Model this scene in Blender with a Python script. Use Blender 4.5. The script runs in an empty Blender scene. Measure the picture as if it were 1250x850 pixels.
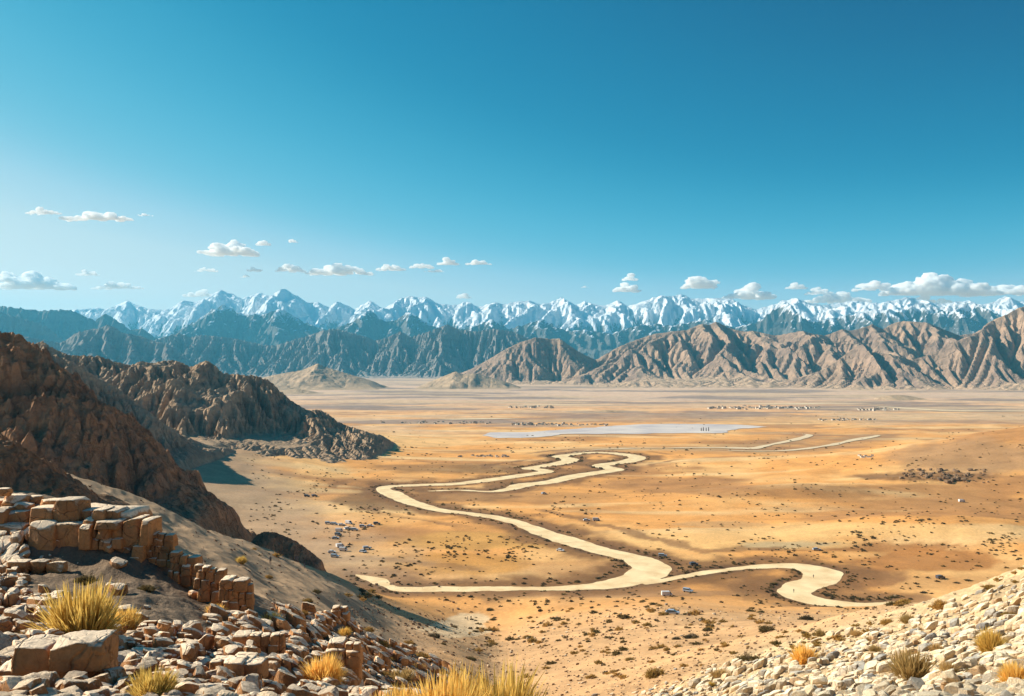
import bpy, bmesh, math, random
import numpy as np
from mathutils import Vector, Matrix, Euler

R = math.radians
scene = bpy.context.scene
col = scene.collection
random.seed(7)
rng = np.random.default_rng(7)

# ------------------------------------------------------------------ camera
HZ = 452.0      # pixel row of the horizon in the 1250x850 photograph
F = 1082.0      # focal length in those pixels
CH = 100.0      # height of the camera above the plain (m)
cam_d = bpy.data.cameras.new('camera')
cam = bpy.data.objects.new('camera', cam_d)
col.objects.link(cam)
cam.location = (0, 0, CH)
cam.rotation_euler = (R(90), 0, 0)
cam_d.sensor_width = 36.0
cam_d.lens = 36.0 * F / 1250.0
cam_d.shift_y = (HZ - 425.0) / 1250.0
cam_d.clip_start = 0.1
cam_d.clip_end = 200000.0
scene.camera = cam

# ------------------------------------------------------------------ light
SUN_DIR = Vector((-0.84, 0.22, 0.50)).normalized()      # towards the sun
elev = math.asin(SUN_DIR.z)
azim = math.atan2(SUN_DIR.x, SUN_DIR.y)                 # clockwise from +Y
world = bpy.data.worlds.new("World")
scene.world = world
world.use_nodes = True
wn, wl = world.node_tree.nodes, world.node_tree.links
wn.clear()
sky = wn.new('ShaderNodeTexSky')
sky.sky_type = 'NISHITA'
sky.sun_disc = False
sky.sun_elevation = elev
sky.sun_rotation = azim
sky.altitude = 1500
sky.air_density = 1.35
sky.dust_density = 0.5
sky.ozone_density = 2.2
EXPO = 0.88
# the air of the photograph is a deep, saturated teal: grade the sky's own brightness into it
sep = wn.new('ShaderNodeSeparateColor'); wl.new(sky.outputs[0], sep.inputs[0])
sk_ = wn.new('ShaderNodeMath'); sk_.operation = 'MULTIPLY'; sk_.inputs[1].default_value = 0.1
wl.new(sep.outputs[0], sk_.inputs[0])
cmb = wn.new('ShaderNodeValToRGB'); tcw = wn.new('ShaderNodeTexCoord'); dt = wn.new('ShaderNodeVectorMath'); dt.operation = 'DOT_PRODUCT'
dt.inputs[1].default_value = (SUN_DIR.x, SUN_DIR.y, 0); wl.new(tcw.outputs['Generated'], dt.inputs[0])
ad = wn.new('ShaderNodeMath'); ad.operation = 'MULTIPLY_ADD'; ad.inputs[1].default_value = 0.085
wl.new(dt.outputs['Value'], ad.inputs[0]); wl.new(sk_.outputs[0], ad.inputs[2]); wl.new(ad.outputs[0], cmb.inputs[0])
SKY = [(0.11, (0.0, 0.060, 0.190)), (0.16, (0.0, 0.150, 0.325)), (0.21, (0.003, 0.215, 0.410)), (0.25, (0.030, 0.31, 0.51)), (0.30, (0.085, 0.42, 0.62)),
       (0.36, (0.20, 0.53, 0.69)), (0.41, (0.44, 0.66, 0.78)), (0.48, (0.66, 0.78, 0.80)), (0.65, (1.0, 0.95, 0.86)), (0.85, (1.0, 1.0, 0.90))]
e_ = cmb.color_ramp.elements
while len(e_) < len(SKY): e_.new(0.5)
cmb.color_ramp.interpolation = 'B_SPLINE'
for k_, (p_, c_) in enumerate(SKY): e_[k_].position = p_; e_[k_].color = (*c_, 1)
gain = wn.new('ShaderNodeVectorMath'); gain.operation = 'SCALE'; gain.inputs['Scale'].default_value = 10.0 / 2 ** EXPO
wl.new(cmb.outputs[0], gain.inputs[0])
bg = wn.new('ShaderNodeBackground'); bg.inputs[1].default_value = 0.10
wo = wn.new('ShaderNodeOutputWorld')
# below the horizon a sand-coloured glow is added to light the cloud undersides
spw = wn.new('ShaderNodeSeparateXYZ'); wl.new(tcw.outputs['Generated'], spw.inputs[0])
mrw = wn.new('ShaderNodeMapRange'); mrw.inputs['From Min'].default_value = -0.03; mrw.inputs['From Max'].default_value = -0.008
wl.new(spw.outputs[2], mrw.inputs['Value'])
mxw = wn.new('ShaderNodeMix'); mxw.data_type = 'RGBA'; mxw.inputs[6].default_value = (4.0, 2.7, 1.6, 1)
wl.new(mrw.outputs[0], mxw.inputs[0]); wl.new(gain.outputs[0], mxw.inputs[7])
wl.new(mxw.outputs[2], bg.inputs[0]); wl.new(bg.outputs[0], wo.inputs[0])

sun_d = bpy.data.lights.new('sun', 'SUN')
sun_d.energy = 5.0
sun_d.angle = R(0.53)
sun_d.color = (1.0, 0.88, 0.72)
sun = bpy.data.objects.new('sun', sun_d)
col.objects.link(sun)
sun.rotation_euler = (-SUN_DIR).to_track_quat('-Z', 'Y').to_euler()
sun.location = (0, 0, 500)

vs = scene.view_settings
vs.view_transform = 'Standard'; vs.look = 'None'; vs.exposure = EXPO; vs.gamma = 1.0
vs.use_curve_mapping = False
cy = scene.cycles
cy.max_bounces = 20; cy.diffuse_bounces = 3; cy.volume_bounces = 20; cy.transparent_max_bounces = 8
try:
    cy.use_denoising = True
except Exception:
    pass

# ------------------------------------------------------------------ helpers: noise
_perm = np.random.default_rng(11).permutation(4096)
_g2 = np.stack([np.cos(np.arange(4096) * 2.39996), np.sin(np.arange(4096) * 2.39996)], 1)
def _h(i, j):
    return _perm[(_perm[i & 4095] + j) & 4095]
def perlin(x, y):
    xi = np.floor(x).astype(np.int64); yi = np.floor(y).astype(np.int64)
    xf = x - xi; yf = y - yi
    u = xf * xf * xf * (xf * (xf * 6 - 15) + 10); v = yf * yf * yf * (yf * (yf * 6 - 15) + 10)
    def gr(a, b, dx, dy):
        g = _g2[_h(a, b)]
        return g[..., 0] * dx + g[..., 1] * dy
    n00 = gr(xi, yi, xf, yf); n10 = gr(xi + 1, yi, xf - 1, yf)
    n01 = gr(xi, yi + 1, xf, yf - 1); n11 = gr(xi + 1, yi + 1, xf - 1, yf - 1)
    a = n00 + u * (n10 - n00); b = n01 + u * (n11 - n01)
    return (a + v * (b - a)) * 1.5
def fbm(x, y, o=5, ridge=False, lac=2.03, gain=0.5):
    s = 0; a = 1.0; t = 0
    for k in range(o):
        n = perlin(x + 17.3 * k, y - 9.1 * k)
        if ridge: n = 1 - 2 * np.abs(n)
        s = s + a * n; t += a; a *= gain; x = x * lac; y = y * lac
    return s / t
def hash3(v, s):
    """cheap smooth 3-D noise from three 2-D ones"""
    return (perlin(v[:, 0] + s, v[:, 1] - s) + perlin(v[:, 1] + 2 * s, v[:, 2] + s) + perlin(v[:, 2] - s, v[:, 0] + 3 * s)) / 3 * 1.6
def sstep(a, b, x):
    t = np.clip((x - a) / (b - a), 0, 1)
    return t * t * (3 - 2 * t)
def blur(a, s, axis):
    r = int(3 * s) + 1
    k = np.exp(-0.5 * (np.arange(-r, r + 1) / s) ** 2); k /= k.sum()
    p = [(0, 0)] * a.ndim; p[axis] = (r, r)
    b = np.pad(a, p, mode='edge')
    return np.apply_along_axis(lambda m: np.convolve(m, k, 'valid'), axis, b)

# ------------------------------------------------------------------ helpers: mesh and objects
def mesh_np(name, verts, faces, mat=None, smooth=True, attrs=None):
    """verts (n,3), faces (m,4) or (m,3) int arrays, or a list of such arrays"""
    me = bpy.data.meshes.new(name)
    fl = faces if isinstance(faces, list) else [faces]
    fl = [np.asarray(f) for f in fl if len(f)]
    me.vertices.add(len(verts)); me.vertices.foreach_set('co', np.asarray(verts, np.float32).ravel())
    nl = sum(f.size for f in fl); nf = sum(len(f) for f in fl)
    me.loops.add(nl); me.polygons.add(nf)
    me.loops.foreach_set('vertex_index', np.concatenate([f.ravel() for f in fl]).astype(np.int32))
    st = []; o = 0
    for f in fl:
        st.append(o + np.arange(len(f)) * f.shape[1]); o += f.size
    me.polygons.foreach_set('loop_start', np.concatenate(st).astype(np.int32))
    me.update(calc_edges=True)
    me.validate()
    me.polygons.foreach_set('use_smooth', np.full(len(me.polygons), smooth))
    if attrs:
        for k, v in attrs.items():
            if v.ndim == 2:
                a = me.color_attributes.new(k, 'FLOAT_COLOR', 'POINT')
                c = np.ones((len(v), 4), np.float32); c[:, :3] = v
                a.data.foreach_set('color', c.ravel())
            else:
                a = me.attributes.new(k, 'FLOAT', 'POINT'); a.data.foreach_set('value', v.astype(np.float32))
    if mat: me.materials.append(mat)
    return me
def grid_faces(nr, nc):
    i = np.arange(nr - 1)[:, None] * nc + np.arange(nc - 1)[None, :]
    i = i.ravel()
    return np.stack([i, i + 1, i + nc + 1, i + nc], 1)
def link(name, me, parent=None):
    o = bpy.data.objects.new(name, me); col.objects.link(o)
    if parent: o.parent = parent
    return o
def tag(o, label, cat, group=None, kind=None):
    o['label'] = label; o['category'] = cat
    if group: o['group'] = group
    if kind: o['kind'] = kind
    return o
def struct(name, me):
    o = link(name, me); o['kind'] = 'structure'; return o
def dup(o, parent=None):
    c = o.copy(); col.objects.link(c)
    if parent: c.parent = parent
    for ch in list(o.children):
        dup(ch, c)
    return c

# ------------------------------------------------------------------ helpers: materials
def new_mat(name, rough=0.9, spec=0.2):
    m = bpy.data.materials.new(name); m.use_nodes = True
    nt = m.node_tree; b = nt.nodes['Principled BSDF']
    b.inputs['Roughness'].default_value = rough
    b.inputs['Specular IOR Level'].default_value = spec
    return m, nt, b
def nd(nt, t, **kw):
    n = nt.nodes.new(t)
    for k, v in kw.items(): setattr(n, k, v)
    return n
def objco(nt, scale=(1, 1, 1)):
    tc = nd(nt, 'ShaderNodeTexCoord'); mp = nd(nt, 'ShaderNodeMapping')
    mp.inputs['Scale'].default_value = scale
    nt.links.new(tc.outputs['Object'], mp.inputs[0]); return mp.outputs[0]
def noise(nt, vec, scale, detail=6, rough=0.6, dist=0.0):
    n = nd(nt, 'ShaderNodeTexNoise'); n.inputs['Scale'].default_value = scale
    n.inputs['Detail'].default_value = detail; n.inputs['Roughness'].default_value = rough
    n.inputs['Distortion'].default_value = dist
    if vec: nt.links.new(vec, n.inputs['Vector'])
    return n.outputs['Fac']
def ramp(nt, fac, stops):
    r = nd(nt, 'ShaderNodeValToRGB'); e = r.color_ramp.elements
    while len(e) < len(stops): e.new(0.5)
    for i, (p, c) in enumerate(stops):
        e[i].position = p
        e[i].color = (c, c, c, 1) if isinstance(c, (int, float)) else (*c, 1)
    nt.links.new(fac, r.inputs[0]); return r.outputs[0]
def mix(nt, a, b, fac, mode='MIX'):
    m = nd(nt, 'ShaderNodeMix', data_type='RGBA', blend_type=mode)
    for s, v in ((m.inputs[0], fac), (m.inputs[6], a), (m.inputs[7], b)):
        if isinstance(v, (int, float)): s.default_value = v
        elif isinstance(v, tuple): s.default_value = (*v, 1)
        else: nt.links.new(v, s)
    return m.outputs[2]
def mth(nt, op, a, b=None):
    m = nd(nt, 'ShaderNodeMath', operation=op)
    for s, v in zip(m.inputs, (a, b)):
        if v is None: continue
        if isinstance(v, (int, float)): s.default_value = v
        else: nt.links.new(v, s)
    return m.outputs[0]
def bump(nt, bsdf, h, dist, strength=1.0, prev=None):
    b = nd(nt, 'ShaderNodeBump'); b.inputs['Distance'].default_value = dist; b.inputs['Strength'].default_value = strength
    nt.links.new(h, b.inputs['Height'])
    if prev: nt.links.new(prev, b.inputs['Normal'])
    if bsdf: nt.links.new(b.outputs[0], bsdf.inputs['Normal'])
    return b.outputs[0]

# ground: albedo painted per region (attribute 'col') broken up by noise
def ground_mat():
    m, nt, b = new_mat('sand_and_soil', 0.95, 0.1)
    at = nd(nt, 'ShaderNodeAttribute', attribute_name='col')
    co = objco(nt)
    n1 = noise(nt, co, 0.035, 8, 0.62, 0.6)
    n2 = noise(nt, co, 0.6, 7, 0.65)
    n3 = noise(nt, co, 9.0, 6, 0.7)
    c = mix(nt, at.outputs['Color'], ramp(nt, n1, [(0.3, (0.72, 0.70, 0.68)), (0.7, (1.2, 1.18, 1.14))]), 0.8, 'MULTIPLY')
    c = mix(nt, c, ramp(nt, n2, [(0.3, (0.80, 0.78, 0.76)), (0.7, (1.15, 1.15, 1.15))]), 0.8, 'MULTIPLY')
    c = mix(nt, c, ramp(nt, n3, [(0.3, (0.70, 0.68, 0.66)), (0.7, (1.2, 1.2, 1.2))]), 0.7, 'MULTIPLY')
    nt.links.new(c, b.inputs['Base Color'])
    x = bump(nt, None, n2, 0.6, 0.5)
    bump(nt, b, n3, 0.05, 0.8, x)
    return m
def rock_mat(name, top, side, stain, scale=3.0, bd=0.03, tones=((0.0, (0.72, 0.70, 0.70)), (0.3, (0.95, 0.93, 0.92)), (1.0, (1.12, 1.06, 1.0)))):
    """sunlit brightness painted on up-facing faces, warm bounced light painted into the sides"""
    m, nt, b = new_mat(name, 0.9, 0.2)
    co = objco(nt)
    ge = nd(nt, 'ShaderNodeNewGeometry'); sp = nd(nt, 'ShaderNodeSeparateXYZ')
    nt.links.new(ge.outputs['Normal'], sp.inputs[0])
    n1 = noise(nt, co, scale, 9, 0.65, 0.4); n2 = noise(nt, co, scale * 7, 6, 0.7)
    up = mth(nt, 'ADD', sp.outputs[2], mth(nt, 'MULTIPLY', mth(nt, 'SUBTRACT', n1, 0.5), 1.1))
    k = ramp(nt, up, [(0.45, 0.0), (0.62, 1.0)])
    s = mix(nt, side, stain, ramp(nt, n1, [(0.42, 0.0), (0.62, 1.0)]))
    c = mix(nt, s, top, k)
    oi = nd(nt, 'ShaderNodeObjectInfo')
    ta = nd(nt, 'ShaderNodeAttribute', attribute_name='shade')
    tn = mth(nt, 'FRACT', mth(nt, 'ADD', ta.outputs['Fac'], oi.outputs['Random']))
    c = mix(nt, c, ramp(nt, tn, tones), 1.0, 'MULTIPLY')
    c = mix(nt, c, ramp(nt, n2, [(0.3, (0.72, 0.70, 0.68)), (0.7, (1.18, 1.18, 1.18))]), 0.8, 'MULTIPLY')
    nt.links.new(c, b.inputs['Base Color'])
    vo = nd(nt, 'ShaderNodeTexVoronoi', feature='DISTANCE_TO_EDGE'); vo.inputs['Scale'].default_value = scale * 0.8
    wv = nd(nt, 'ShaderNodeVectorMath', operation='ADD'); nt.links.new(co, wv.inputs[0])
    nn = nd(nt, 'ShaderNodeTexNoise'); nn.inputs['Scale'].default_value = scale * 1.5; nt.links.new(co, nn.inputs['Vector'])
    vs_ = nd(nt, 'ShaderNodeVectorMath', operation='SCALE'); vs_.inputs['Scale'].default_value = 0.35 / scale * 1.5
    nt.links.new(nn.outputs['Color'], vs_.inputs[0]); nt.links.new(vs_.outputs[0], wv.inputs[1]); nt.links.new(wv.outputs[0], vo.inputs['Vector'])
    crack = ramp(nt, vo.outputs['Distance'], [(0.0, 0.0), (0.03, 1.0)])
    vo2 = nd(nt, 'ShaderNodeTexVoronoi', feature='DISTANCE_TO_EDGE'); vo2.inputs['Scale'].default_value = scale * 2.6; nt.links.new(wv.outputs[0], vo2.inputs['Vector'])
    crack2 = ramp(nt, vo2.outputs['Distance'], [(0.0, 0.0), (0.06, 1.0)])
    c2_ = mix(nt, c, ramp(nt, crack, [(0.0, (0.35, 0.30, 0.26)), (0.6, (1, 1, 1))]), ramp(nt, n1, [(0.45, 0.0), (0.55, 1.0)]), 'MULTIPLY')
    nt.links.new(c2_, b.inputs['Base Color'])
    x = bump(nt, None, n1, bd, 1.0)
    x = bump(nt, None, crack, bd * 0.7, 0.7, x)
    x = bump(nt, None, crack2, bd * 0.3, 0.4, x)
    bump(nt, b, n2, bd * 0.3, 0.8, x)
    return m
def mountain_mat(name, rock, rock2, talus, snow=None, scale=0.004, bd=20.0, snow_z=(600, 900), crag=0.5):
    m, nt, b = new_mat(name, 0.95, 0.1)
    co = objco(nt)
    ge = nd(nt, 'ShaderNodeNewGeometry'); sp = nd(nt, 'ShaderNodeSeparateXYZ'); nt.links.new(ge.outputs['Normal'], sp.inputs[0])
    n1 = noise(nt, co, scale, 9, 0.62, 0.5); n2 = noise(nt, co, scale * 8, 8, 0.7)
    st = noise(nt, objco(nt, (0.25, 0.25, 2.2)), scale * 2.5, 6, 0.6, 0.3)
    c = mix(nt, rock, rock2, ramp(nt, n1, [(0.38, 0.0), (0.62, 1.0)]))
    c = mix(nt, c, ramp(nt, st, [(0.35, (0.72, 0.72, 0.74)), (0.65, (1.2, 1.16, 1.1))]), 0.7, 'MULTIPLY')
    tl = ramp(nt, mth(nt, 'ADD', sp.outputs[2], mth(nt, 'MULTIPLY', mth(nt, 'SUBTRACT', n2, 0.5), 0.25)), [(0.86, 0.0), (0.95, 1.0)])
    c = mix(nt, c, talus, tl)
    c = mix(nt, c, ramp(nt, n2, [(0.3, (0.75, 0.75, 0.75)), (0.7, (1.2, 1.2, 1.2))]), 0.8, 'MULTIPLY')
    if snow:
        ps = nd(nt, 'ShaderNodeSeparateXYZ'); nt.links.new(ge.outputs['Position'], ps.inputs[0])
        zz = mth(nt, 'DIVIDE', mth(nt, 'SUBTRACT', ps.outputs[2], snow_z[0]), snow_z[1] - snow_z[0])
        s = mth(nt, 'ADD', zz, mth(nt, 'MULTIPLY', mth(nt, 'SUBTRACT', n1, 0.5), 1.2))
        s = mth(nt, 'ADD', s, mth(nt, 'MULTIPLY', mth(nt, 'SUBTRACT', n2, 0.5), 0.7))
        s = mth(nt, 'ADD', s, mth(nt, 'MULTIPLY', mth(nt, 'SUBTRACT', sp.outputs[2], 0.68), 1.8))
        c = mix(nt, c, snow, ramp(nt, s, [(0.45, 0.0), (0.60, 1.0)]))
    nt.links.new(c, b.inputs['Base Color'])
    vo = nd(nt, 'ShaderNodeTexVoronoi', feature='DISTANCE_TO_EDGE'); vo.inputs['Scale'].default_value = scale * 3.2
    wv = nd(nt, 'ShaderNodeVectorMath', operation='ADD'); nn = nd(nt, 'ShaderNodeTexNoise'); nn.inputs['Scale'].default_value = scale * 6; nn.inputs['Detail'].default_value = 5
    nt.links.new(objco(nt, (1.0, 1.0, 0.45)), wv.inputs[0]); nt.links.new(co, nn.inputs['Vector'])
    sv = nd(nt, 'ShaderNodeVectorMath', operation='SCALE'); sv.inputs['Scale'].default_value = 0.30 / scale
    nt.links.new(nn.outputs['Color'], sv.inputs[0]); nt.links.new(sv.outputs[0], wv.inputs[1]); nt.links.new(wv.outputs[0], vo.inputs['Vector'])
    x = bump(nt, None, ramp(nt, vo.outputs['Distance'], [(0.0, 0.0), (0.10, 1.0)]), bd * 0.9, crag)
    x = bump(nt, None, n2, bd, 0.8, x)
    bump(nt, b, noise(nt, co, scale * 40, 5, 0.7), bd * 0.25, 0.8, x)
    return m
def flat_mat(name, c1, c2, scale, rough=0.9, spec=0.2, metal=0.0):
    m, nt, b = new_mat(name, rough, spec)
    co = objco(nt)
    c = mix(nt, c1, c2, ramp(nt, noise(nt, co, scale, 6, 0.6, 0.3), [(0.35, 0.0), (0.65, 1.0)]))
    nt.links.new(c, b.inputs['Base Color']); b.inputs['Metallic'].default_value = metal
    return m
def leaf_mat(name, c1, c2, trans=0.45):
    m, nt, b = new_mat(name, 0.7, 0.15)
    oi = nd(nt, 'ShaderNodeObjectInfo'); co = objco(nt)
    at = nd(nt, 'ShaderNodeAttribute', attribute_name='shade')
    c = mix(nt, c1, c2, at.outputs['Fac'])
    c = mix(nt, c, ramp(nt, oi.outputs['Random'], [(0.0, (0.75, 0.78, 0.7)), (1.0, (1.15, 1.08, 1.0))]), 1.0, 'MULTIPLY')
    nt.links.new(c, b.inputs['Base Color'])
    tr = nd(nt, 'ShaderNodeBsdfTranslucent'); nt.links.new(c, tr.inputs[0])
    mx = nd(nt, 'ShaderNodeMixShader'); mx.inputs[0].default_value = trans
    out = nt.nodes['Material Output']
    nt.links.new(b.outputs[0], mx.inputs[1]); nt.links.new(tr.outputs[0], mx.inputs[2]); nt.links.new(mx.outputs[0], out.inputs[0])
    return m

M = dict(
    ground=ground_mat(),
    river=flat_mat('pale_silty_river', (0.74, 0.52, 0.26), (0.93, 0.75, 0.43), 0.09, 0.6, 0.3),
    pan=flat_mat('salt_flat', (0.44, 0.41, 0.42), (0.66, 0.60, 0.54), 0.012),
    shallow=flat_mat('pale_dry_pan', (0.66, 0.52, 0.33), (0.72, 0.58, 0.38), 0.05),
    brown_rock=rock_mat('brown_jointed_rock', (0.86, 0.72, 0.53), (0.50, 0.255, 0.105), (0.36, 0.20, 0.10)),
    pale_rock=rock_mat('pale_scree_rock', (0.76, 0.69, 0.54), (0.62, 0.50, 0.35), (0.42, 0.38, 0.33), 5.0, 0.02, ((0.0, (0.42, 0.46, 0.54)), (0.14, (0.62, 0.64, 0.68)), (0.22, (0.92, 0.86, 0.76)), (0.6, (1.0, 0.98, 0.94)), (0.85, (1.12, 1.04, 0.90)), (1.0, (0.80, 0.62, 0.45)))),
    crag=mountain_mat('red_brown_crag', (0.62, 0.34, 0.18), (0.42, 0.25, 0.15), (0.34, 0.22, 0.13), None, 0.05, 2.5, crag=0.9),
    crag2=mountain_mat('grey_brown_crag', (0.56, 0.40, 0.26), (0.38, 0.28, 0.19), (0.46, 0.33, 0.21), None, 0.02, 4.0, crag=0.3),
    range=mountain_mat('tan_range', (0.42, 0.29, 0.20), (0.31, 0.22, 0.17), (0.54, 0.38, 0.25), None, 0.004, 14.0),
    range_far=mountain_mat('slate_tan_range', (0.30, 0.265, 0.24), (0.24, 0.22, 0.21), (0.40, 0.33, 0.27), None, 0.004, 14.0),
    blue=mountain_mat('far_slate_range', (0.16, 0.15, 0.14), (0.20, 0.17, 0.15), (0.24, 0.20, 0.17), None, 0.002, 25.0),
    snow=mountain_mat('snow_range', (0.18, 0.16, 0.15), (0.13, 0.13, 0.13), (0.2, 0.18, 0.16), (0.86, 0.88, 0.92), 0.0016, 40.0, (120, 780)),
    snow2=mountain_mat('thin_snow_range', (0.16, 0.15, 0.14), (0.12, 0.12, 0.12), (0.2, 0.18, 0.16), (0.80, 0.82, 0.86), 0.0022, 30.0, (380, 950)),
    gold=leaf_mat('golden_grass', (0.90, 0.65, 0.20), (0.74, 0.49, 0.14), .5),
    straw=leaf_mat('straw_grass', (0.62, 0.45, 0.20), (0.42, 0.28, 0.12)),
    olive=leaf_mat('olive_shrub', (0.22, 0.16, 0.06), (0.13, 0.10, 0.045), 0.25),
    ochre=leaf_mat('ochre_shrub', (0.56, 0.36, 0.11), (0.34, 0.21, 0.07), 0.35),
    dark=leaf_mat('dark_shrub', (0.12, 0.09, 0.045), (0.07, 0.06, 0.035), 0.2),
    twig=flat_mat('dry_twig', (0.28, 0.20, 0.13), (0.40, 0.31, 0.20), 20),
)

# ================================================================== GROUND
# each column of the view: ground depth below the camera (m) against distance (m)
PROF = {
 -420: [(1, 1.6), (6, 2.0), (10, 2.9), (16.6, 3.5), (17.8, 2.2), (24, 2.9), (40, 7), (80, 10), (120, 11), (200, 15), (260, 22), (400, 60), (560, 100)],
 0:    [(1, 1.6), (6, 2.15), (10, 3.05), (16.6, 3.75), (17.6, 2.55), (24, 3.2), (40, 8), (80, 13), (110, 14.5), (160, 16), (200, 18), (260, 27), (400, 72), (520, 100)],
 100:  [(1, 1.6), (6, 2.2), (10, 3.1), (16.6, 3.8), (17.6, 2.62), (24, 3.6), (40, 9), (80, 14.4), (120, 17.5), (200, 23.4), (260, 35), (400, 82), (500, 100)],
 165:  [(1, 1.6), (6, 2.22), (10, 3.15), (16.6, 3.9), (17.8, 2.85), (24, 4.4), (40, 10.5), (80, 17), (120, 21), (210, 29), (280, 43), (400, 88), (480, 100)],
 200:  [(1, 1.6), (6, 2.25), (10, 3.15), (16, 3.95), (18.5, 3.75), (24, 5.5), (40, 12), (80, 19), (120, 24.2), (200, 32), (230, 35.2), (300, 52), (420, 94), (470, 100)],
 300:  [(1, 1.6), (6, 2.3), (10, 3.3), (16, 4.45), (20, 4.9), (25, 6.9), (40, 12.5), (60, 18), (100, 25.2), (150, 33.7), (260, 49), (340, 73), (430, 100)],
 400:  [(1, 1.6), (6, 2.35), (12, 4.0), (16, 5.0), (20, 5.9), (24, 6.5), (34, 11.5), (60, 21), (90, 27), (130, 34.9), (200, 48.6), (290, 65.6), (360, 86), (420, 100)],
 480:  [(1, 1.6), (6, 2.4), (10, 3.7), (16, 5.6), (24, 7.5), (30, 9.1), (45, 16), (80, 27), (120, 38), (180, 52.9), (250, 68.9), (320, 82.6), (390, 100)],
 560:  [(1, 1.6), (6, 2.5), (10, 4.0), (16, 6.1), (30, 10.2), (36, 12.2), (60, 22), (120, 39), (200, 61.5), (280, 81.5), (350, 100)],
 610:  [(1, 1.6), (6, 2.5), (10, 4.0), (20, 8.2), (40, 15.5), (80, 29.4), (150, 51), (240, 76), (290, 88), (345, 100)],
 680:  [(1, 1.6), (9, 3.7), (20, 8.2), (45, 18), (70, 26.4), (120, 41.4), (200, 62.5), (300, 86), (390, 100)],
 800:  [(1, 1.6), (8, 3.1), (14, 5.3), (25, 9.2), (50, 17.9), (90, 30.4), (150, 46.9), (240, 68), (320, 85), (400, 100)],
 950:  [(1, 1.6), (9, 3.3), (18, 6.1), (30, 9.7), (60, 18.5), (120, 35), (200, 56), (290, 80), (375, 100)],
 1100: [(1, 1.6), (7, 2.6), (15, 4.8), (30, 8.7), (60, 16.1), (120, 31), (160, 43), (260, 74), (390, 100)],
 1250: [(1, 1.6), (6, 2.2), (12, 3.65), (25, 6.4), (50, 11.45), (70, 15.4), (110, 28), (200, 57), (400, 100)],
 1660: [(1, 1.6), (6, 1.2), (12, 1.6), (25, 2.2), (50, 2.0), (90, 4), (160, 25), (260, 65), (450, 100)],
}
tp = np.arange(-420, 1661, 10.0); tl = np.linspace(0, math.log(700), 420)
keys = sorted(PROF)
prof = np.array([np.interp(tl, [math.log(a) for a, _ in PROF[k]], [b for _, b in PROF[k]]) for k in keys])
tab = np.array([np.interp(tp, keys, prof[:, j]) for j in range(len(tl))]).T    # (px, lnY)
tab = blur(blur(tab, 1.6, 0), 2.0, 1)

def bilin(t, a, b):
    a = np.clip(a, 0, t.shape[0] - 1.001); b = np.clip(b, 0, t.shape[1] - 1.001)
    i = a.astype(int); j = b.astype(int); fa = a - i; fb = b - j
    return (t[i, j] * (1 - fa) * (1 - fb) + t[i + 1, j] * fa * (1 - fb) + t[i, j + 1] * (1 - fa) * fb + t[i + 1, j + 1] * fa * fb)

# grid of the ground sheet: columns fan out from the camera's stand, rows in geometric steps
gp = np.arange(-420, 1661, 1.8); gl = np.arange(math.log(1.2), math.log(18800), 0.0078)
NC, NR = len(gp), len(gl)
GPX, GLY = np.meshgrid(gp, gl)
GY = np.exp(GLY); GX = (GPX - 625) / F * GY

# rivers: centre lines read off the plain (pixel), with the width in metres
def pl(pts): return [(x, y, w) for x, y, w in pts]
RIVERS = [
 [(434, 700.5, 0.5), (448, 704, 6), (462, 708, 11), (478, 716, 7), (500, 718.5, 10), (560, 718, 9), (640, 717.5, 9), (700, 716.5, 11), (748, 712, 17), (783, 703, 20), (796, 692, 21), (782, 683, 19), (755, 676, 18), (722, 668, 18), (690, 658, 18), (662, 649, 17), (640, 640, 15), (610, 632, 13), (575, 626.5, 12), (540, 622.5, 12), (508, 615, 14), (490, 608, 18), (478, 602, 19), (468, 597, 14), (476, 593.5, 14), (510, 591.8, 17), (560, 589.8, 18), (608, 584, 19), (652, 577.8, 19), (666, 575, 17), (656, 572.5, 17), (645, 571.5, 17), (662, 568.6, 19), (687, 564.6, 22), (696, 560.5, 22), (684, 557, 20), (702, 554, 18), (725, 552.2, 17), (752, 553.2, 20), (778, 558, 22), (763, 563.4, 22), (733, 567.8, 22), (750, 572.6, 20), (738, 575.4, 18), (700, 581.2, 20), (671, 588, 20), (640, 591.4, 20), (620, 597, 14), (598, 599.6, 7), (560, 598, 5), (520, 599, 4)],
 [(788, 712, 3), (832, 703.5, 5), (880, 695.6, 5), (930, 690.6, 8), (972, 690.2, 14), (1003, 697, 19), (1001, 707, 19), (978, 715, 17), (970, 722, 17), (992, 731.5, 15), (1030, 736, 11), (1060, 737, 8), (1085, 735, 4), (1098, 733, 1)],
 [(700, 553, 6), (745, 548.6, 7), (860, 547, 10), (901, 547.4, 24), (920, 547.6, 22), (938, 543.8, 13), (965, 538.4, 14), (987, 532.4, 14), (978, 530.2, 10), (925, 529, 2)],
 [(860, 550, 5), (950, 551, 9), (1010, 544.5, 11), (1038, 538.4, 14), (1066, 533.4, 9), (1072, 531.8, 2)],
 [(640, 511, 3), (600, 511.3, 40), (560, 512, 40), (530, 512, 6)],
 [(600, 495.6, 4), (680, 494.6, 60), (760, 495, 20), (840, 494.2, 4)],
 [(880, 492.6, 5), (960, 493.6, 70), (1010, 492.8, 60), (1080, 494, 5)],
 [(1060, 495.3, 4), (1140, 500.8, 60), (1200, 501.8, 50), (1290, 502, 40)],
 [(1020, 558.6, 4), (1050, 557.8, 18), (1078, 557.2, 14), (1082, 556.6, 3)],
]
def groundpt(px, py, z=0.0):
    Y = (CH - z) * F / (py - HZ)
    return ((px - 625) / F * Y, Y)
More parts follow.
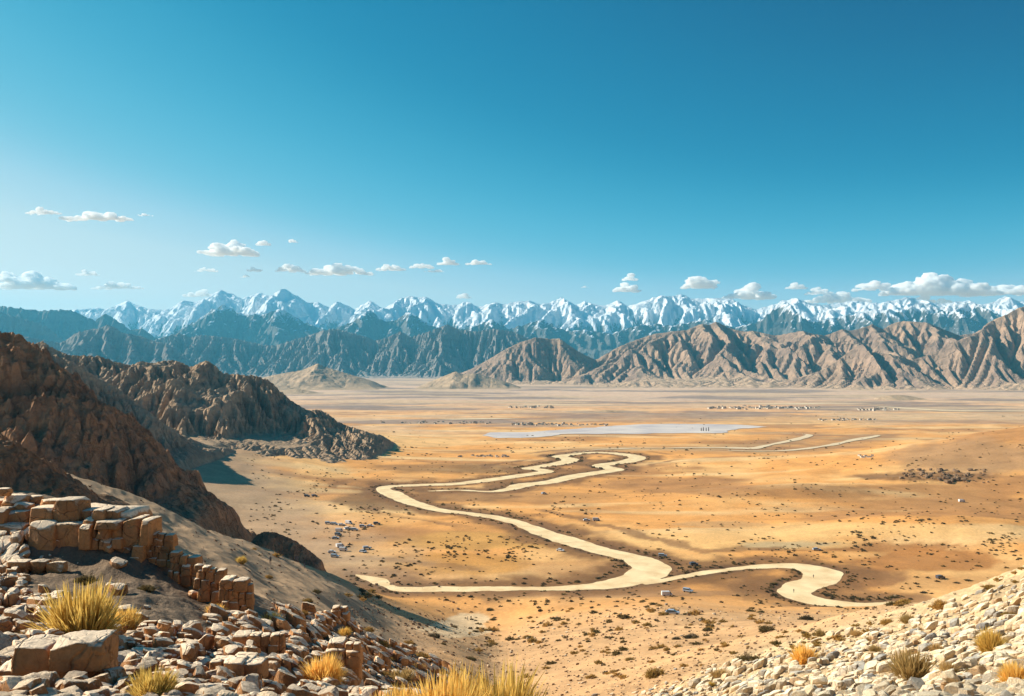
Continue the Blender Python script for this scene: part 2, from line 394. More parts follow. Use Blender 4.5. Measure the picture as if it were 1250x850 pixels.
def smooth_line(pts, n=6):
    P_ = [np.array([*groundpt(x, y), w]) for x, y, w in pts]
    P_ = [2 * P_[0] - P_[1]] + P_ + [2 * P_[-1] - P_[-2]]
    out = []
    for i in range(1, len(P_) - 2):
        p0, p1, p2, p3 = P_[i - 1], P_[i], P_[i + 1], P_[i + 2]
        for k in range(n):
            t = k / n
            out.append(0.5 * (2 * p1 + (p2 - p0) * t + (2 * p0 - 5 * p1 + 4 * p2 - p3) * t * t + (3 * p1 - p0 - 3 * p2 + p3) * t ** 3))
    out.append(P_[-2]); return np.array(out)
def line_sdf(X, Y, L):
    d = np.full(X.shape, 1e9)
    for a, b in zip(L[:-1], L[1:]):
        ab = b[:2] - a[:2]; l2 = (ab ** 2).sum() + 1e-9
        t = np.clip(((X - a[0]) * ab[0] + (Y - a[1]) * ab[1]) / l2, 0, 1)
        dd = np.hypot(X - a[0] - t * ab[0], Y - a[1] - t * ab[1]) - 0.45 * (a[2] + (b[2] - a[2]) * t)
        np.minimum(d, dd, out=d)
    return d
def poly_sdf(X, Y, pts):
    L = np.array([groundpt(x, y) for x, y in pts])
    d = np.full(X.shape, 1e9); ins = np.zeros(X.shape, bool)
    for a, b in zip(L, np.roll(L, -1, 0)):
        ab = b - a; l2 = (ab ** 2).sum() + 1e-9
        t = np.clip(((X - a[0]) * ab[0] + (Y - a[1]) * ab[1]) / l2, 0, 1)
        np.minimum(d, np.hypot(X - a[0] - t * ab[0], Y - a[1] - t * ab[1]), out=d)
        c = ((a[1] > Y) != (b[1] > Y)) & (X < ab[0] * (Y - a[1]) / (ab[1] + 1e-12) + a[0])
        ins ^= c
    return np.where(ins, -d, d)
PAN = [(582, 532), (600, 528.4), (640, 527.6), (700, 525), (735, 521), (790, 518.6), (850, 517.6), (900, 519), (940, 521.5), (903, 523.5), (885, 528), (850, 529.2), (800, 529.5), (740, 531), (690, 531), (640, 534.6), (605, 536)]
PAN2 = [(430, 512), (480, 514), (560, 517), (640, 518.3), (760, 518), (640, 516), (560, 515), (490, 511.6)]

def sub_grid(px0, px1, sp, y0, y1, sl):
    a = np.arange(px0, px1, sp); b = np.arange(math.log(y0), math.log(y1), sl)
    A, B = np.meshgrid(a, b); Y = np.exp(B); X = (A - 625) / F * Y
    return a, b, X, Y
def lookup(a, b, f, A, B, outside):
    r = bilin(f.T, (A - a[0]) / (a[1] - a[0]), (B - b[0]) / (b[1] - b[0]))
    o = (A < a[0]) | (A > a[-1]) | (B < b[0]) | (B > b[-1])
    return np.where(o, outside, r)

# main river field (near) and thin far channels, pans
ra, rb, RX, RY = sub_grid(240, 1240, 1.3, 345, 1250, 0.0036)
riv_lines = [smooth_line(RIVERS[0]), smooth_line(RIVERS[1])]
riv = np.minimum(line_sdf(RX, RY, riv_lines[0]), line_sdf(RX, RY, riv_lines[1]))
riv_w = riv + 2.2 * fbm(RX / 11, RY / 15, 5) + 2.5 * fbm(RX / 45 + 7, RY / 60, 3)
fa, fb_, FX, FY = sub_grid(400, 1300, 2.0, 950, 3400, 0.0045)
farf = np.full(FX.shape, 1e9)
for r_ in RIVERS[2:]: farf = np.minimum(farf, line_sdf(FX, FY, smooth_line(r_, 4)))
farf = farf + 6 * fbm(FX / 60, FY / 90, 3)
panf = np.minimum(poly_sdf(FX, FY, PAN), 1e9) + 30 * fbm(FX / 90, FY / 120, 5)
BASIN = [(440, 776), (480, 769), (520, 764), (545, 757), (560, 748), (585, 748), (597, 756), (588, 763), (600, 770), (585, 776), (540, 780), (480, 784)]

rivG = lookup(ra, rb, riv_w, GPX, GLY, 400.0)
farG = lookup(fa, fb_, farf, GPX, GLY, 400.0)
panG = lookup(fa, fb_, panf, GPX, GLY, 400.0)

# height of the ground
pxn = (GPX - tp[0]) / 10.0; lyn = (GLY - tl[0]) / (tl[1] - tl[0])
DEP = bilin(tab, pxn, lyn)
Z = CH - DEP
plain_w = sstep(330, 520, GY)
und = 5.0 * fbm(GX / 190, GY / 240, 4) + 1.2 * fbm(GX / 45, GY / 60, 3)
und = np.where(und < 0, und * 0.5, und) + 0.3
flatm = sstep(4, 90, rivG) * sstep(10, 160, farG) * sstep(10, 160, panG)
far_rise = 34 * sstep(2500, 6500, GY) + 25 * sstep(6000, 16000, GY)
bx = GX - 520; by = GY - 900
right_hill = flatm * 46 * np.exp(-((GX - 620) / 230) ** 2 - ((GY - 900) / 200) ** 2)
apron = 0.17 * 30 * np.log1p(np.exp(np.clip((-175 - GX + 0.10 * (GY - 700)) / 30, -30, 12))) * sstep(380, 520, GY) * (1 - sstep(1000, 1500, GY))
dune = 9.0 * np.exp(-((GX - 262) / 75) ** 2 - ((GY - 545) / 45) ** 2) - 4.0 * np.exp(-((GX - 215) / 40) ** 2 - ((GY - 495) / 25) ** 2)
dune += 7.0 * np.exp(-((GX - 230) / 110) ** 2 - ((GY - 700 - (GX - 230) * .25) / 40) ** 2)
dune += 6.0 * np.exp(-((GX - 130) / 160) ** 2 - ((GY - 930 - (GX - 130) * .2) / 55) ** 2)
scarp = 4 * np.exp(-((GX - 352) / 42) ** 2 - ((GY - 745) / 16) ** 2) * (0.6 + 0.9 * fbm(GX / 14, GY / 14, 4, True))
dune += 5 * np.exp(-((GX + 95) / 60) ** 2 - ((GY - 770) / 35) ** 2)
Z = Z + plain_w * flatm * (und * (1 - 0.7 * sstep(1500, 6000, GY)) + dune + scarp) + far_rise + right_hill + apron
# spurs and gullies of the dune slope on the left, small relief near
slope_w = sstep(45, 110, GY) * (1 - sstep(260, 420, GY))
Z += slope_w * sstep(700, 300, GPX) * (1.5 * fbm(GX / 40, GY / 55, 4) + 1.1 * fbm((GX + GY * 0.5) / 14, (GX - GY) / 60, 3, True) - 0.8)
Z += slope_w * 0.8 * fbm(GX / 16, GY / 22, 4)
near_w = sstep(3, 8, GY) * (1 - sstep(40, 120, GY))
Z += near_w * (0.16 * fbm(GX / 1.1, GY / 1.4, 4) * (0.6 + GY / 30) + 0.05 * fbm(GX / 0.28, GY / 0.35, 3))
# river beds: banks step down a little
bank = sstep(-0.5, 5.0, rivG)
rf_ = sstep(1, 22, rivG)
Z = Z * rf_ + 0.0 * (1 - rf_)
Z = np.where(rivG < 30, Z - 0.5 * (1 - bank), Z)

# earth colour
def mixc(c, k, w): return c * (1 - w[..., None]) + np.array(k) * w[..., None]
C = np.zeros(GX.shape + (3,)); C[...] = (0.76, 0.385, 0.125)
pat = fbm(GX / 130 + 3, GY / 170, 5)
C = mixc(C, (0.84, 0.50, 0.20), sstep(-0.02, 0.30, pat))
pat2 = fbm(GX / 210 - 7, GY / 110 + 4, 5)
C = mixc(C, (0.44, 0.225, 0.09), 0.85 * sstep(0.03, 0.22, pat2) * plain_w)
st = fbm(GX / 320 + 1, GY / 60 + 9, 4)
C = mixc(C, (0.84, 0.60, 0.30), 0.7 * sstep(0.10, 0.32, st) * plain_w)
# painted soil patches of the plain plus the dune bowl's shade (pixel ellipses -> ground)
PATCH = [(1040, 668, 150, 6, (0.40, 0.19, 0.07), .85), (940, 716, 70, 9, (0.28, 0.15, 0.07), .85), (1060, 705, 50, 12, (0.32, 0.16, 0.07), .8), (1180, 560, 110, 20, (0.46, 0.27, 0.13), .8), (560, 606, 90, 7, (0.30, 0.17, 0.08), .7), (700, 694, 90, 10, (0.48, 0.25, 0.10), .6), (1140, 684, 100, 15, (0.44, 0.20, 0.065), .9), (560, 572, 120, 6, (0.30, 0.17, 0.075), .8), (470, 612, 70, 12, (0.26, 0.155, 0.075), .9),
         (1130, 582, 90, 6, (0.24, 0.13, 0.06), .9), (960, 600, 120, 9, (0.36, 0.19, 0.08), .7), (820, 592, 110, 9, (0.40, 0.21, 0.09), .7),
         (730, 725, 200, 5, (0.33, 0.19, 0.10), .7), (1070, 650, 160, 8, (0.84, 0.53, 0.22), .6), (550, 690, 100, 14, (0.56, 0.29, 0.08), .8), (600, 660, 130, 12, (0.58, 0.33, 0.10), .8),
         (900, 660, 160, 12, (0.84, 0.53, 0.22), .8), (1050, 645, 140, 8, (0.84, 0.53, 0.22), .8), (470, 540, 150, 6, (0.84, 0.54, 0.24), .8), (1190, 555, 90, 22, (0.40, 0.24, 0.12), .7),
         (520, 515, 150, 3.2, (0.26, 0.22, 0.20), .8), (1000, 512, 200, 5, (0.55, 0.36, 0.18), .6), (640, 520, 90, 2, (0.26, 0.22, 0.20), .6), (740, 503, 50, 1.6, (0.16, 0.15, 0.14), .9),
         (470, 497, 90, 1.5, (0.25, 0.22, 0.2), .7), (760, 487, 300, 2.5, (0.30, 0.26, 0.24), .7), (480, 480, 200, 3, (0.40, 0.33, 0.28), .6), (1100, 484, 200, 2.0, (0.28, 0.25, 0.23), .6),
         (1150, 500, 120, 1.3, (0.3, 0.26, 0.24), .6), (880, 640, 60, 4, (0.50, 0.34, 0.18), .5), (960, 665, 60, 4, (0.52, 0.45, 0.28), .6), (640, 607, 120, 6, (0.38, 0.22, 0.10), .5)]
GPY = HZ + (CH - Z) * F / GY
for cx, cy_, rx, ry, cc, w in PATCH:
    e = ((GPX - cx) / rx) ** 2 + ((GPY - cy_) / ry) ** 2
    e = e + 0.8 * fbm(GPX / (rx * .5) + cx, GPY / (ry * .8) + cy_, 4)
    C = mixc(C, cc, w * sstep(1.25, 0.55, e) * sstep(300, 340, GY))
def pix_sdf(PX, PY, pts):
    L = np.array(pts, float); L[:, 1] *= 3
    Yq = PY * 3; d = np.full(PX.shape, 1e9); ins = np.zeros(PX.shape, bool)
    for a, b in zip(L, np.roll(L, -1, 0)):
        ab = b - a; l2 = (ab ** 2).sum()
        t = np.clip(((PX - a[0]) * ab[0] + (Yq - a[1]) * ab[1]) / l2, 0, 1)
        np.minimum(d, np.hypot(PX - a[0] - t * ab[0], Yq - a[1] - t * ab[1]), out=d)
        ins ^= ((a[1] > Yq) != (b[1] > Yq)) & (PX < ab[0] * (Yq - a[1]) / (ab[1] + 1e-12) + a[0])
    return np.where(ins, -d, d)
fl_ = pix_sdf(GPX, GPY, BASIN) + 8 * fbm(GX / 12, GY / 16, 4)
FLAT = sstep(4, -2, fl_) * sstep(200, 240, GY) * (1 - sstep(400, 430, GY))
# banks of the river: dark damp soil, in nested bands
bn = fbm(GX / 22, GY / 30, 4)
C = mixc(C, (0.24, 0.125, 0.055), 0.9 * sstep(26, 8, rivG + 22 * bn))
nb = fbm(GX / 120 + 30, GY / 150 - 11, 3)
C = mixc(C, (0.25, 0.135, 0.065), 0.75 * sstep(0.15, 0.75, np.sin((rivG + 9 * bn) / 4.6)) * sstep(-0.05, 0.12, nb) * sstep(62, 40, rivG) * plain_w)
C = mixc(C, (0.17, 0.095, 0.05), 0.9 * sstep(6, 2, rivG + 5 * bn) * sstep(-0.25, 0.1, fbm(GX / 40 - 9, GY / 50 + 3, 3)))
C = mixc(C, (0.30, 0.19, 0.12), 0.5 * sstep(60, 0, farG))
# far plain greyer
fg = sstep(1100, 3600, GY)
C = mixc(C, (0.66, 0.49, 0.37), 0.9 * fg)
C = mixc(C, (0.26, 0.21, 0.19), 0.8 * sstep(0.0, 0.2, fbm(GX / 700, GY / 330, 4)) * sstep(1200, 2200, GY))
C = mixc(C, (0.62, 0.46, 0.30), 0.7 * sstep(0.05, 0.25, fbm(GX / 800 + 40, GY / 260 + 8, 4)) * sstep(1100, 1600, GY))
# dune slope left, foreground left, middle, scree right
edge = 40 * fbm(GX / 30, GY / 40, 3)
wl_ = sstep(620, 500, GPX + edge) * (1 - sstep(290, 470, GY + 60 * fbm(GX / 50, GY / 50, 3) + np.clip(GPX - 250, -300, 300) * 0.45))
C = mixc(C, (0.46, 0.32, 0.195), wl_)
C = mixc(C, (0.46, 0.325, 0.205), 0.92 * sstep(-10, 70, -150 - 0.45 * (GY - 731) - GX + 30 * bn) * sstep(380, 480, GY) * (1 - sstep(1150, 1400, GY)))
mid = sstep(430, 620, GPX) * (1 - sstep(250, 420, GY + 40 * bn))
C = mixc(C, (0.62, 0.39, 0.20), mid)
C = mixc(C, (0.80, 0.60, 0.36), FLAT * .95)
C = mixc(C, (0.22, 0.165, 0.115), sstep(640, 520, GPX + edge * .3) * (1 - sstep(30, 50, GY)))  # left gravel, darkened so the gaps between rocks read as shaded
scr = sstep(-0.2, 0.25, (GPX - 700) / 300 - np.log(np.maximum(GY, 1) / 14) / 3.2 + 0.16 * fbm(GX / 2.5, GY / 4, 4)) * sstep(660, 760, GPX)
scr *= (1 - sstep(70, 130, GY))
C = mixc(C, (0.64, 0.48, 0.28), scr)
C = np.clip(C, 0.02, 0.9)

gv = np.stack([GX, GY, Z], -1).reshape(-1, 3)
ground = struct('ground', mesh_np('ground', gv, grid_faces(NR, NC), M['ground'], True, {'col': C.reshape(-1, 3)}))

# the sheet goes on to both sides, beyond what the view takes in
for side in (0, -1):
    off = np.array([0, 60, 200, 500, 1200, 3000, 8000, 24000.0]) * (1 if side else -1)
    wp = gp[side] + off
    wy = np.exp(gl)[::2]; WX = (wp[None] - 625) / F * wy[:, None]
    WX = np.clip(WX, -17500 if side == 0 else -1e9, 17500 if side else 1e9)
    WX[:, 0] = (gp[side] - 625) / F * wy
    wv_ = np.stack([WX, np.repeat(wy[:, None], len(off), 1), np.repeat(Z[::2, side][:, None], len(off), 1) - 0.01], -1)
    wc_ = np.repeat(C[::2, side][:, None], len(off), 1)
    fc_ = grid_faces(len(wy), len(off))
    struct('ground', mesh_np('ground', wv_.reshape(-1, 3), fc_ if side else fc_[:, ::-1], M['ground'], True, {'col': wc_.reshape(-1, 3)}))

def gz(x, y):
    x = np.asarray(x, float); y = np.asarray(y, float)
    px = 625 + F * x / y
    return bilin(Z.T, (px - gp[0]) / 1.8, (np.log(y) - gl[0]) / 0.0078)
def hit(px, py):
    """first ground point seen at a pixel: arrays -> x, y, z"""
    px = np.atleast_1d(np.asarray(px, float)); py = np.atleast_1d(np.asarray(py, float))
    c = np.clip(((px - gp[0]) / 1.8), 0, NC - 1.001); i = c.astype(int)
    out = np.zeros((len(px), 3))
    for k in range(len(px)):
        fpx = c[k] - i[k]
        row = GPYF[:, i[k]] * (1 - fpx) + GPYF[:, i[k] + 1] * fpx
        v = np.nonzero(row <= py[k])[0]
        j = v[0] if len(v) else NR - 1
        if j == 0: Y = math.exp(gl[0])
        else:
            r0, r1 = row[j - 1], row[j]
            t = (r0 - py[k]) / max(r0 - r1, 1e-9)
            Y = math.exp(gl[j - 1] + 0.0078 * min(max(t, 0), 1))
        X = (px[k] - 625) / F * Y
        out[k] = (X, Y, 0)
    out[:, 2] = gz(out[:, 0], out[:, 1])
    return out
GPYF = HZ + (CH - Z) * F / GY

# water and pan sheets cut out of the plain along their shorelines
def contour_sheet(name, X, Y, f, z, mat):
    nr, nc = X.shape
    if np.isscalar(z): Zs = np.full(X.shape, z)
    else: Zs = z
    V = [np.stack([X, Y, Zs], -1).reshape(-1, 3)]
    ins = (f < 0)
    s = ins[:-1, :-1].astype(int) + ins[:-1, 1:] + ins[1:, 1:] + ins[1:, :-1]
    idx = np.arange(nr * nc).reshape(nr, nc)
    full = s == 4
    quads = np.stack([idx[:-1, :-1][full], idx[:-1, 1:][full], idx[1:, 1:][full], idx[1:, :-1][full]], 1)
    ev = {}; extra = []; tris = []
    ff = f.ravel(); base = nr * nc; P0 = V[0]
    for r_, c_ in zip(*np.nonzero((s > 0) & (s < 4))):
        q = [idx[r_, c_], idx[r_, c_ + 1], idx[r_ + 1, c_ + 1], idx[r_ + 1, c_]]
        poly = []
        for k in range(4):
            a, b = q[k], q[(k + 1) % 4]
            if ff[a] < 0: poly.append(a)
            if (ff[a] < 0) != (ff[b] < 0):
                key = (min(a, b), max(a, b))
                if key not in ev:
                    t = ff[key[0]] / (ff[key[0]] - ff[key[1]])
                    ev[key] = base + len(extra); extra.append(P0[key[0]] * (1 - t) + P0[key[1]] * t)
                poly.append(ev[key])
        for k in range(1, len(poly) - 1): tris.append((poly[0], poly[k], poly[k + 1]))
    if extra: V.append(np.array(extra))
    V = np.concatenate(V); tris = np.array(tris, int).reshape(-1, 3)
    used = np.unique(np.concatenate([quads.ravel(), tris.ravel()]))
    rm = np.full(len(V), -1); rm[used] = np.arange(len(used))
    return struct(name, mesh_np(name, V[used], [rm[quads], rm[tris]], mat, False))
contour_sheet('river', RX, RY, riv_w, -0.40, M['river'])
fz = gz(FX, FY)
cut = farf.copy(); cut[panf < 12] = 5
contour_sheet('stream', FX, FY, cut, fz + 0.5, M['shallow'])
contour_sheet('salt_flat', FX, FY, panf, fz + 0.5, M['pan'])

# ================================================================== MOUNTAINS
def erode(z, it, k0, m=0.5):
    nr, nc = z.shape; n = nr * nc
    idx = np.arange(n).reshape(nr, nc)
    for _ in range(it):
        zp = np.pad(z, 1, mode='edge')
        best = np.zeros_like(z); rec = idx.copy()
        dist = np.ones_like(z)
        for dy in (-1, 0, 1):
            for dx in (-1, 0, 1):
                if not dy and not dx: continue
                L = 1.4142 if dy and dx else 1.0
                nb = zp[1 + dy:1 + dy + nr, 1 + dx:1 + dx + nc]
                s = (z - nb) / L
                ii = np.clip(np.arange(nr)[:, None] + dy, 0, nr - 1) * nc + np.clip(np.arange(nc)[None, :] + dx, 0, nc - 1)
                g = s > best
                best = np.where(g, s, best); rec = np.where(g, ii, rec); dist = np.where(g, L, dist)
        order = np.argsort(z.ravel())
        rl = rec.ravel().tolist(); A = [1.0] * n; od = order.tolist()
        for i in reversed(od):
            r = rl[i]
            if r != i: A[r] += A[i]
        kk = (k0 * np.array(A) ** m / dist.ravel()).tolist()
        zl = z.ravel().tolist()
        for i in od:
            r = rl[i]
            if r != i:
                k = kk[i]
                v = (zl[i] + k * zl[r]) / (1 + k)
                if v > zl[r]: zl[i] = v
        z = np.array(zl).reshape(nr, nc)
    return z
def evolve(z0, it, k0, up):
    """a few landscape-evolution steps: streams cut down while the massif rises"""
    z = z0.copy()
    for _ in range(it):
        z = erode(z, 1, k0)
        z = z + up * z0
    return erode(z, 1, k0)
def upsample(z, shape):
    a = np.linspace(0, z.shape[0] - 1, shape[0]); b = np.linspace(0, z.shape[1] - 1, shape[1])
    A, B = np.meshgrid(a, b, indexing='ij')
    return bilin(z, A, B)
def mountain(name, ridge, Y0, wf, wb, dx, mat, base=0.0, power=1.5, rough=0.16, nscale=None, it=8, k0=0.03, wob=0.25, seed=0, wmin=0.35, sink=8, detail=0.03, dY=None, mixn=0.12, fan=0.0, step=2):
    """eroded ridge whose crest passes through the given (pixel x, pixel y) at distance Y0 (+dY slant)"""
    pr = np.array(ridge, float)
    Yr = Y0 * np.ones(len(pr))
    cx = (pr[:, 0] - 625) / F * Yr; cz = CH - (pr[:, 1] - HZ) / F * Yr
    x = np.arange(cx[0], cx[-1], dx); y = np.arange(Y0 - wf, Y0 + wb, dx)
    xc = x[::step]; yc = y[::step]
    X, Y = np.meshgrid(xc, yc)
    crest = np.interp(xc, cx, cz)
    hmax = cz.max() - base
    ns = nscale or wf * 0.35
    w1 = fbm(X / ns + seed, Y / ns, 4)
    ry = Y0 + wob * ns * fbm(X / (ns * 1.6) + seed * 2, X * 0 + seed, 3)
    d = Y - ry
    t = np.where(d < 0, -d / wf, d / wb)
    near = np.clip(t * 3, 0, 1)
    xs = X + near * ns * 0.7 * w1
    cr = np.interp(xs.ravel(), xc, crest).reshape(X.shape)
    cr = crest[None] * (1 - near) + cr * near
    hh = np.maximum(cr - base, 0)
    ww = np.clip(wmin + (1 - wmin) * hh / hmax, 0.05, 1)
    tt = np.clip(t / ww + 0.25 * np.clip(t * 2, 0, 1) * fbm(X / ns * .8, Y / ns * .8 + seed, 3), 0, 1.2)
    if fan:
        env = (1 - fan) * np.clip(1 - tt / 0.52, 0, 1) ** 1.05 + fan * np.clip(1 - tt, 0, 1) ** 1.7
    else: env = np.clip(1 - tt, 0, 1) ** power
    z = hh * env
    rn = fbm(X / (ns * 0.32) + seed, Y / (ns * 0.5) - seed, 5, True)
    z0 = z * (1 + rough * 0.8 * rn * np.clip(tt * 5, 0.15, 1) * (np.clip(1.3 - 2.0 * tt, 0.05, 1) if fan else 1)) + 0.004 * hmax * rng.random(z.shape)
    z0 = np.maximum(z0, 0)
    ze = evolve(z0, it, k0, 0.14)
    def fit(z, X, Y, xx):
        cr_ = np.interp(xx, cx, cz)
        app = (z + base - CH) / Y; k = app.argmax(0)
        zm = z[k, np.arange(len(xx))]; Ym = Y[k, np.arange(len(xx))]
        need = (cr_ - CH) / Y0 * Ym + CH - base
        rat = np.clip(need / np.maximum(zm, 1e-3), 0.2, 6.0)
        rat = np.where((zm < 0.07 * hmax) | (need < 0.05 * hmax), np.minimum(rat, 1.0), rat)
        return z * blur(rat, max(1.2, len(xx) / 300), 0)[None, :]
    ze = fit(ze, X, Y, xc)
    z = ze * (1 - mixn) + z0 * mixn
    X, Y = np.meshgrid(x, y)
    if step > 1: z = upsample(z, X.shape)
    z = z + detail * hmax * fbm(X / (ns * 0.16), Y / (ns * 0.16), 5, True) * np.clip(z / hmax * 1.6, 0, 1)
    z = erode(z, 1 if step == 1 else 3, k0 * .35)
    z = fit(z, X, Y, x)
    kb = np.clip(z / (0.25 * hmax), 0, 1); kb = kb * kb * (3 - 2 * kb)
    z = z + base * kb + (gz(X, Y) - 0.012 * hmax - 0.5) * (1 - kb)
    v = np.stack([X, Y, z], -1).reshape(-1, 3)
    return struct(name, mesh_np(name, v, grid_faces(*X.shape), mat, False))

S_ = [(-120, 384), (-60, 372), (0, 380), (50, 384), (103, 377), (118, 376), (130, 379), (141, 372), (155, 367), (168, 372), (184, 377), (205, 379), (222, 367), (236, 369), (251, 363), (266, 354), (281, 360), (292, 365), (300, 362.5), (318, 357), (331, 362), (349, 352), (364, 361), (379, 370), (390, 369), (402, 376), (411, 368), (420, 371), (433, 378), (451, 367), (469, 377), (489, 364.5), (502, 361), (512, 364), (520, 362), (535, 371), (553, 373), (571, 368), (584, 375), (605, 369), (614, 372), (627, 369), (646, 367), (660, 372), (673, 369), (687, 363), (703, 373), (714, 368), (736, 374), (755, 367), (766, 374), (790, 366), (804, 361), (818, 362), (834, 359.5), (845, 365), (867, 364), (894, 365), (905, 372), (921, 378), (936, 374), (954, 367.5), (967, 364), (981, 369), (1004, 373), (1020, 371), (1044, 367), (1068, 370), (1105, 363), (1121, 365), (1144, 371), (1179, 367), (1189, 373), (1205, 370), (1226, 361), (1237, 366), (1250, 369), (1300, 362), (1380, 372)]
mountain('snow_mountains', S_, 16000, 3200, 2000, 24, M['snow'], 50, 1.15, 0.30, 1300, 12, 0.16, 0.5, 3, 0.6, 30, 0.012, None, 0.18, 0, 2)
S2 = [(180, 440), (215, 405), (240, 392), (262, 378), (276, 372), (296, 384), (322, 384), (345, 377), (372, 394), (402, 404), (430, 394), (452, 378), (470, 394), (484, 390), (500, 380), (516, 392), (545, 406), (580, 398), (600, 390), (622, 402), (662, 390), (690, 404), (714, 403), (745, 408), (790, 394), (818, 398), (860, 390), (895, 400), (925, 394), (953, 369), (975, 388), (1000, 394), (1030, 386), (1050, 382), (1078, 377), (1089, 381), (1105, 376), (1116, 371), (1129, 369.5), (1142, 376), (1165, 372), (1183, 370), (1200, 378), (1225, 390), (1260, 395), (1330, 384), (1400, 430)]
mountain('blue_mountains', S2, 12200, 2500, 1700, 22, M['snow2'], 50, 1.15, 0.20, 620, 16, 0.24, 0.5, 8, 0.6, 30, 0.02)
E_ = [(-330, 400), (-200, 365), (-100, 380), (-40, 372), (0, 374), (16, 375.5), (32, 377), (54, 380), (73, 378), (87, 379), (103, 387), (116, 392), (128, 383), (146, 392), (162, 403), (175, 401), (190, 412), (225, 430), (260, 452)]
mountain('far_left_ridge', E_, 10500, 1500, 1200, 17, M['blue'], 40, 1.3, 0.16, 520, 16, 0.24, 0.4, 12, 0.5, 25)
E2 = [(-330, 400), (-150, 378), (-60, 372), (0, 381), (27, 389), (49, 398), (76, 414), (100, 430), (125, 450)]
mountain('left_blue_ridge', E2, 9000, 1100, 900, 14, M['blue'], 35, 1.4, 0.14, 400, 16, 0.24, 0.4, 22, 0.5, 20)
A_ = [(-330, 404), (-100, 412), (0, 417), (20, 413), (32, 410), (49, 414), (73, 419), (89, 408), (108, 403), (120, 401), (133, 396.5), (151, 407), (170, 410), (189, 417), (208, 421), (230, 437), (262, 452)]
mountain('left_tan_ridge', A_, 6600, 1100, 900, 12, M['range_far'], 32, 1.35, 0.16, 330, 16, 0.24, 0.4, 31, 0.5, 15)
B_ = [(150, 440), (175, 420), (200, 411), (216, 406.5), (230, 412), (246, 409), (268, 411), (292, 414), (320, 421), (338, 422), (360, 415), (377, 410), (395, 404), (410, 401), (433, 407), (459, 416), (475, 411), (489, 404.5), (502, 412), (530, 403), (546, 396), (561, 403), (582, 405), (602, 401.5), (616, 403), (630, 406), (646, 414), (682, 430), (720, 440), (760, 452)]
mountain('central_ridge', B_, 8000, 1600, 1000, 13, M['range_far'], 36, 1.25, 0.18, 420, 16, 0.24, 0.5, 41, 0.5, 15, 0.02, None, 0.12, 0.2, 1)
C_ = [(520, 471), (545, 462), (575, 451), (600, 437), (616, 427), (635, 418), (654, 412), (671, 414), (684, 413.5), (695, 422), (709, 431), (722, 437), (739, 444), (765, 458), (785, 470)]
mountain('pointed_hill', C_, 5300, 620, 500, 8, M['range'], 28, 1.3, 0.2, 260, 8, 0.10, 0.5, 53, 0.7, 10, 0.02, None, 0.2, 0.3)
D_ = [(640, 470), (670, 463), (695, 453), (728, 437), (752, 423), (774, 415), (796, 408), (818, 405), (837, 403), (856, 395.5), (867, 397), (877, 392.5), (894, 401), (910, 405), (920, 404), (946, 410), (973, 404), (989, 408), (1005, 410), (1026, 402), (1036, 404), (1068, 396), (1089, 402), (1105, 394), (1118, 392), (1139, 394), (1158, 402), (1179, 410), (1200, 406), (1240, 400), (1330, 395), (1420, 440)]
mountain('right_ridge', D_, 5500, 1650, 900, 10, M['range'], 25, 2.1, 0.26, 620, 14, 0.15, 0.6, 61, 0.5, 12, 0.012, None, 0.15, 0.46, 2)
D2 = [(925, 474), (965, 464), (1000, 452), (1020, 441), (1040, 428), (1052, 420), (1060, 430), (1080, 432), (1110, 440), (1135, 432), (1160, 418), (1184, 409), (1210, 396), (1231, 386.5), (1250, 377), (1300, 362), (1380, 355), (1470, 380), (1560, 440)]
mountain('right_front_mountain', D2, 4500, 1000, 800, 8, M['range'], 10, 1.8, 0.26, 460, 14, 0.15, 0.6, 73, 0.5, 12, 0.012, None, 0.15, 0.46, 2)
H1 = [(285, 474), (305, 466), (330, 459), (350, 455), (368, 452), (380, 447), (387, 443.5), (396, 448), (410, 452), (430, 458), (455, 465), (475, 474)]
mountain('low_blue_hill', H1, 4300, 420, 300, 6, M['crag2'], 15, 1.8, 0.12, 160, 3, 0.05, 0.4, 83, 0.8, 4, 0.03, None, 0.7)
H2 = [(505, 474), (525, 466), (545, 458), (556, 453.5), (566, 457), (580, 456), (600, 461), (620, 467), (640, 474)]
mountain('low_mound', H2, 4300, 260, 200, 5, M['crag2'], 15, 1.6, 0.1, 120, 3, 0.05, 0.4, 83, 0.8, 4, 0.03, None, 0.7)
H3 = [(315, 481), (345, 476.6), (362, 474.5), (378, 477), (398, 481)]
mountain('flat_mound', H3, 3600, 120, 90, 4, M['crag2'], 4, 1.5, 0.1, 80, 3, 0.05, 0.4, 83, 0.8, 4, 0.03, None, 0.7)
H4 = [(700, 505), (722, 503), (740, 500.6), (758, 502), (775, 505)]
mountain('dark_hillock', H4, 2100, 80, 60, 3, M['crag2'], -4, 1.4, 0.1, 60, 3, 0.05, 0.4, 83, 0.8, 4, 0.03, None, 0.7)
H5 = [(1060, 488), (1085, 482.5), (1105, 482.5), (1135, 488)]
mountain('grey_mound', H5, 3000, 90, 60, 4, M['crag2'], 3, 1.4, 0.1, 60, 3, 0.05, 0.4, 83, 0.8, 4, 0.03, None, 0.7)
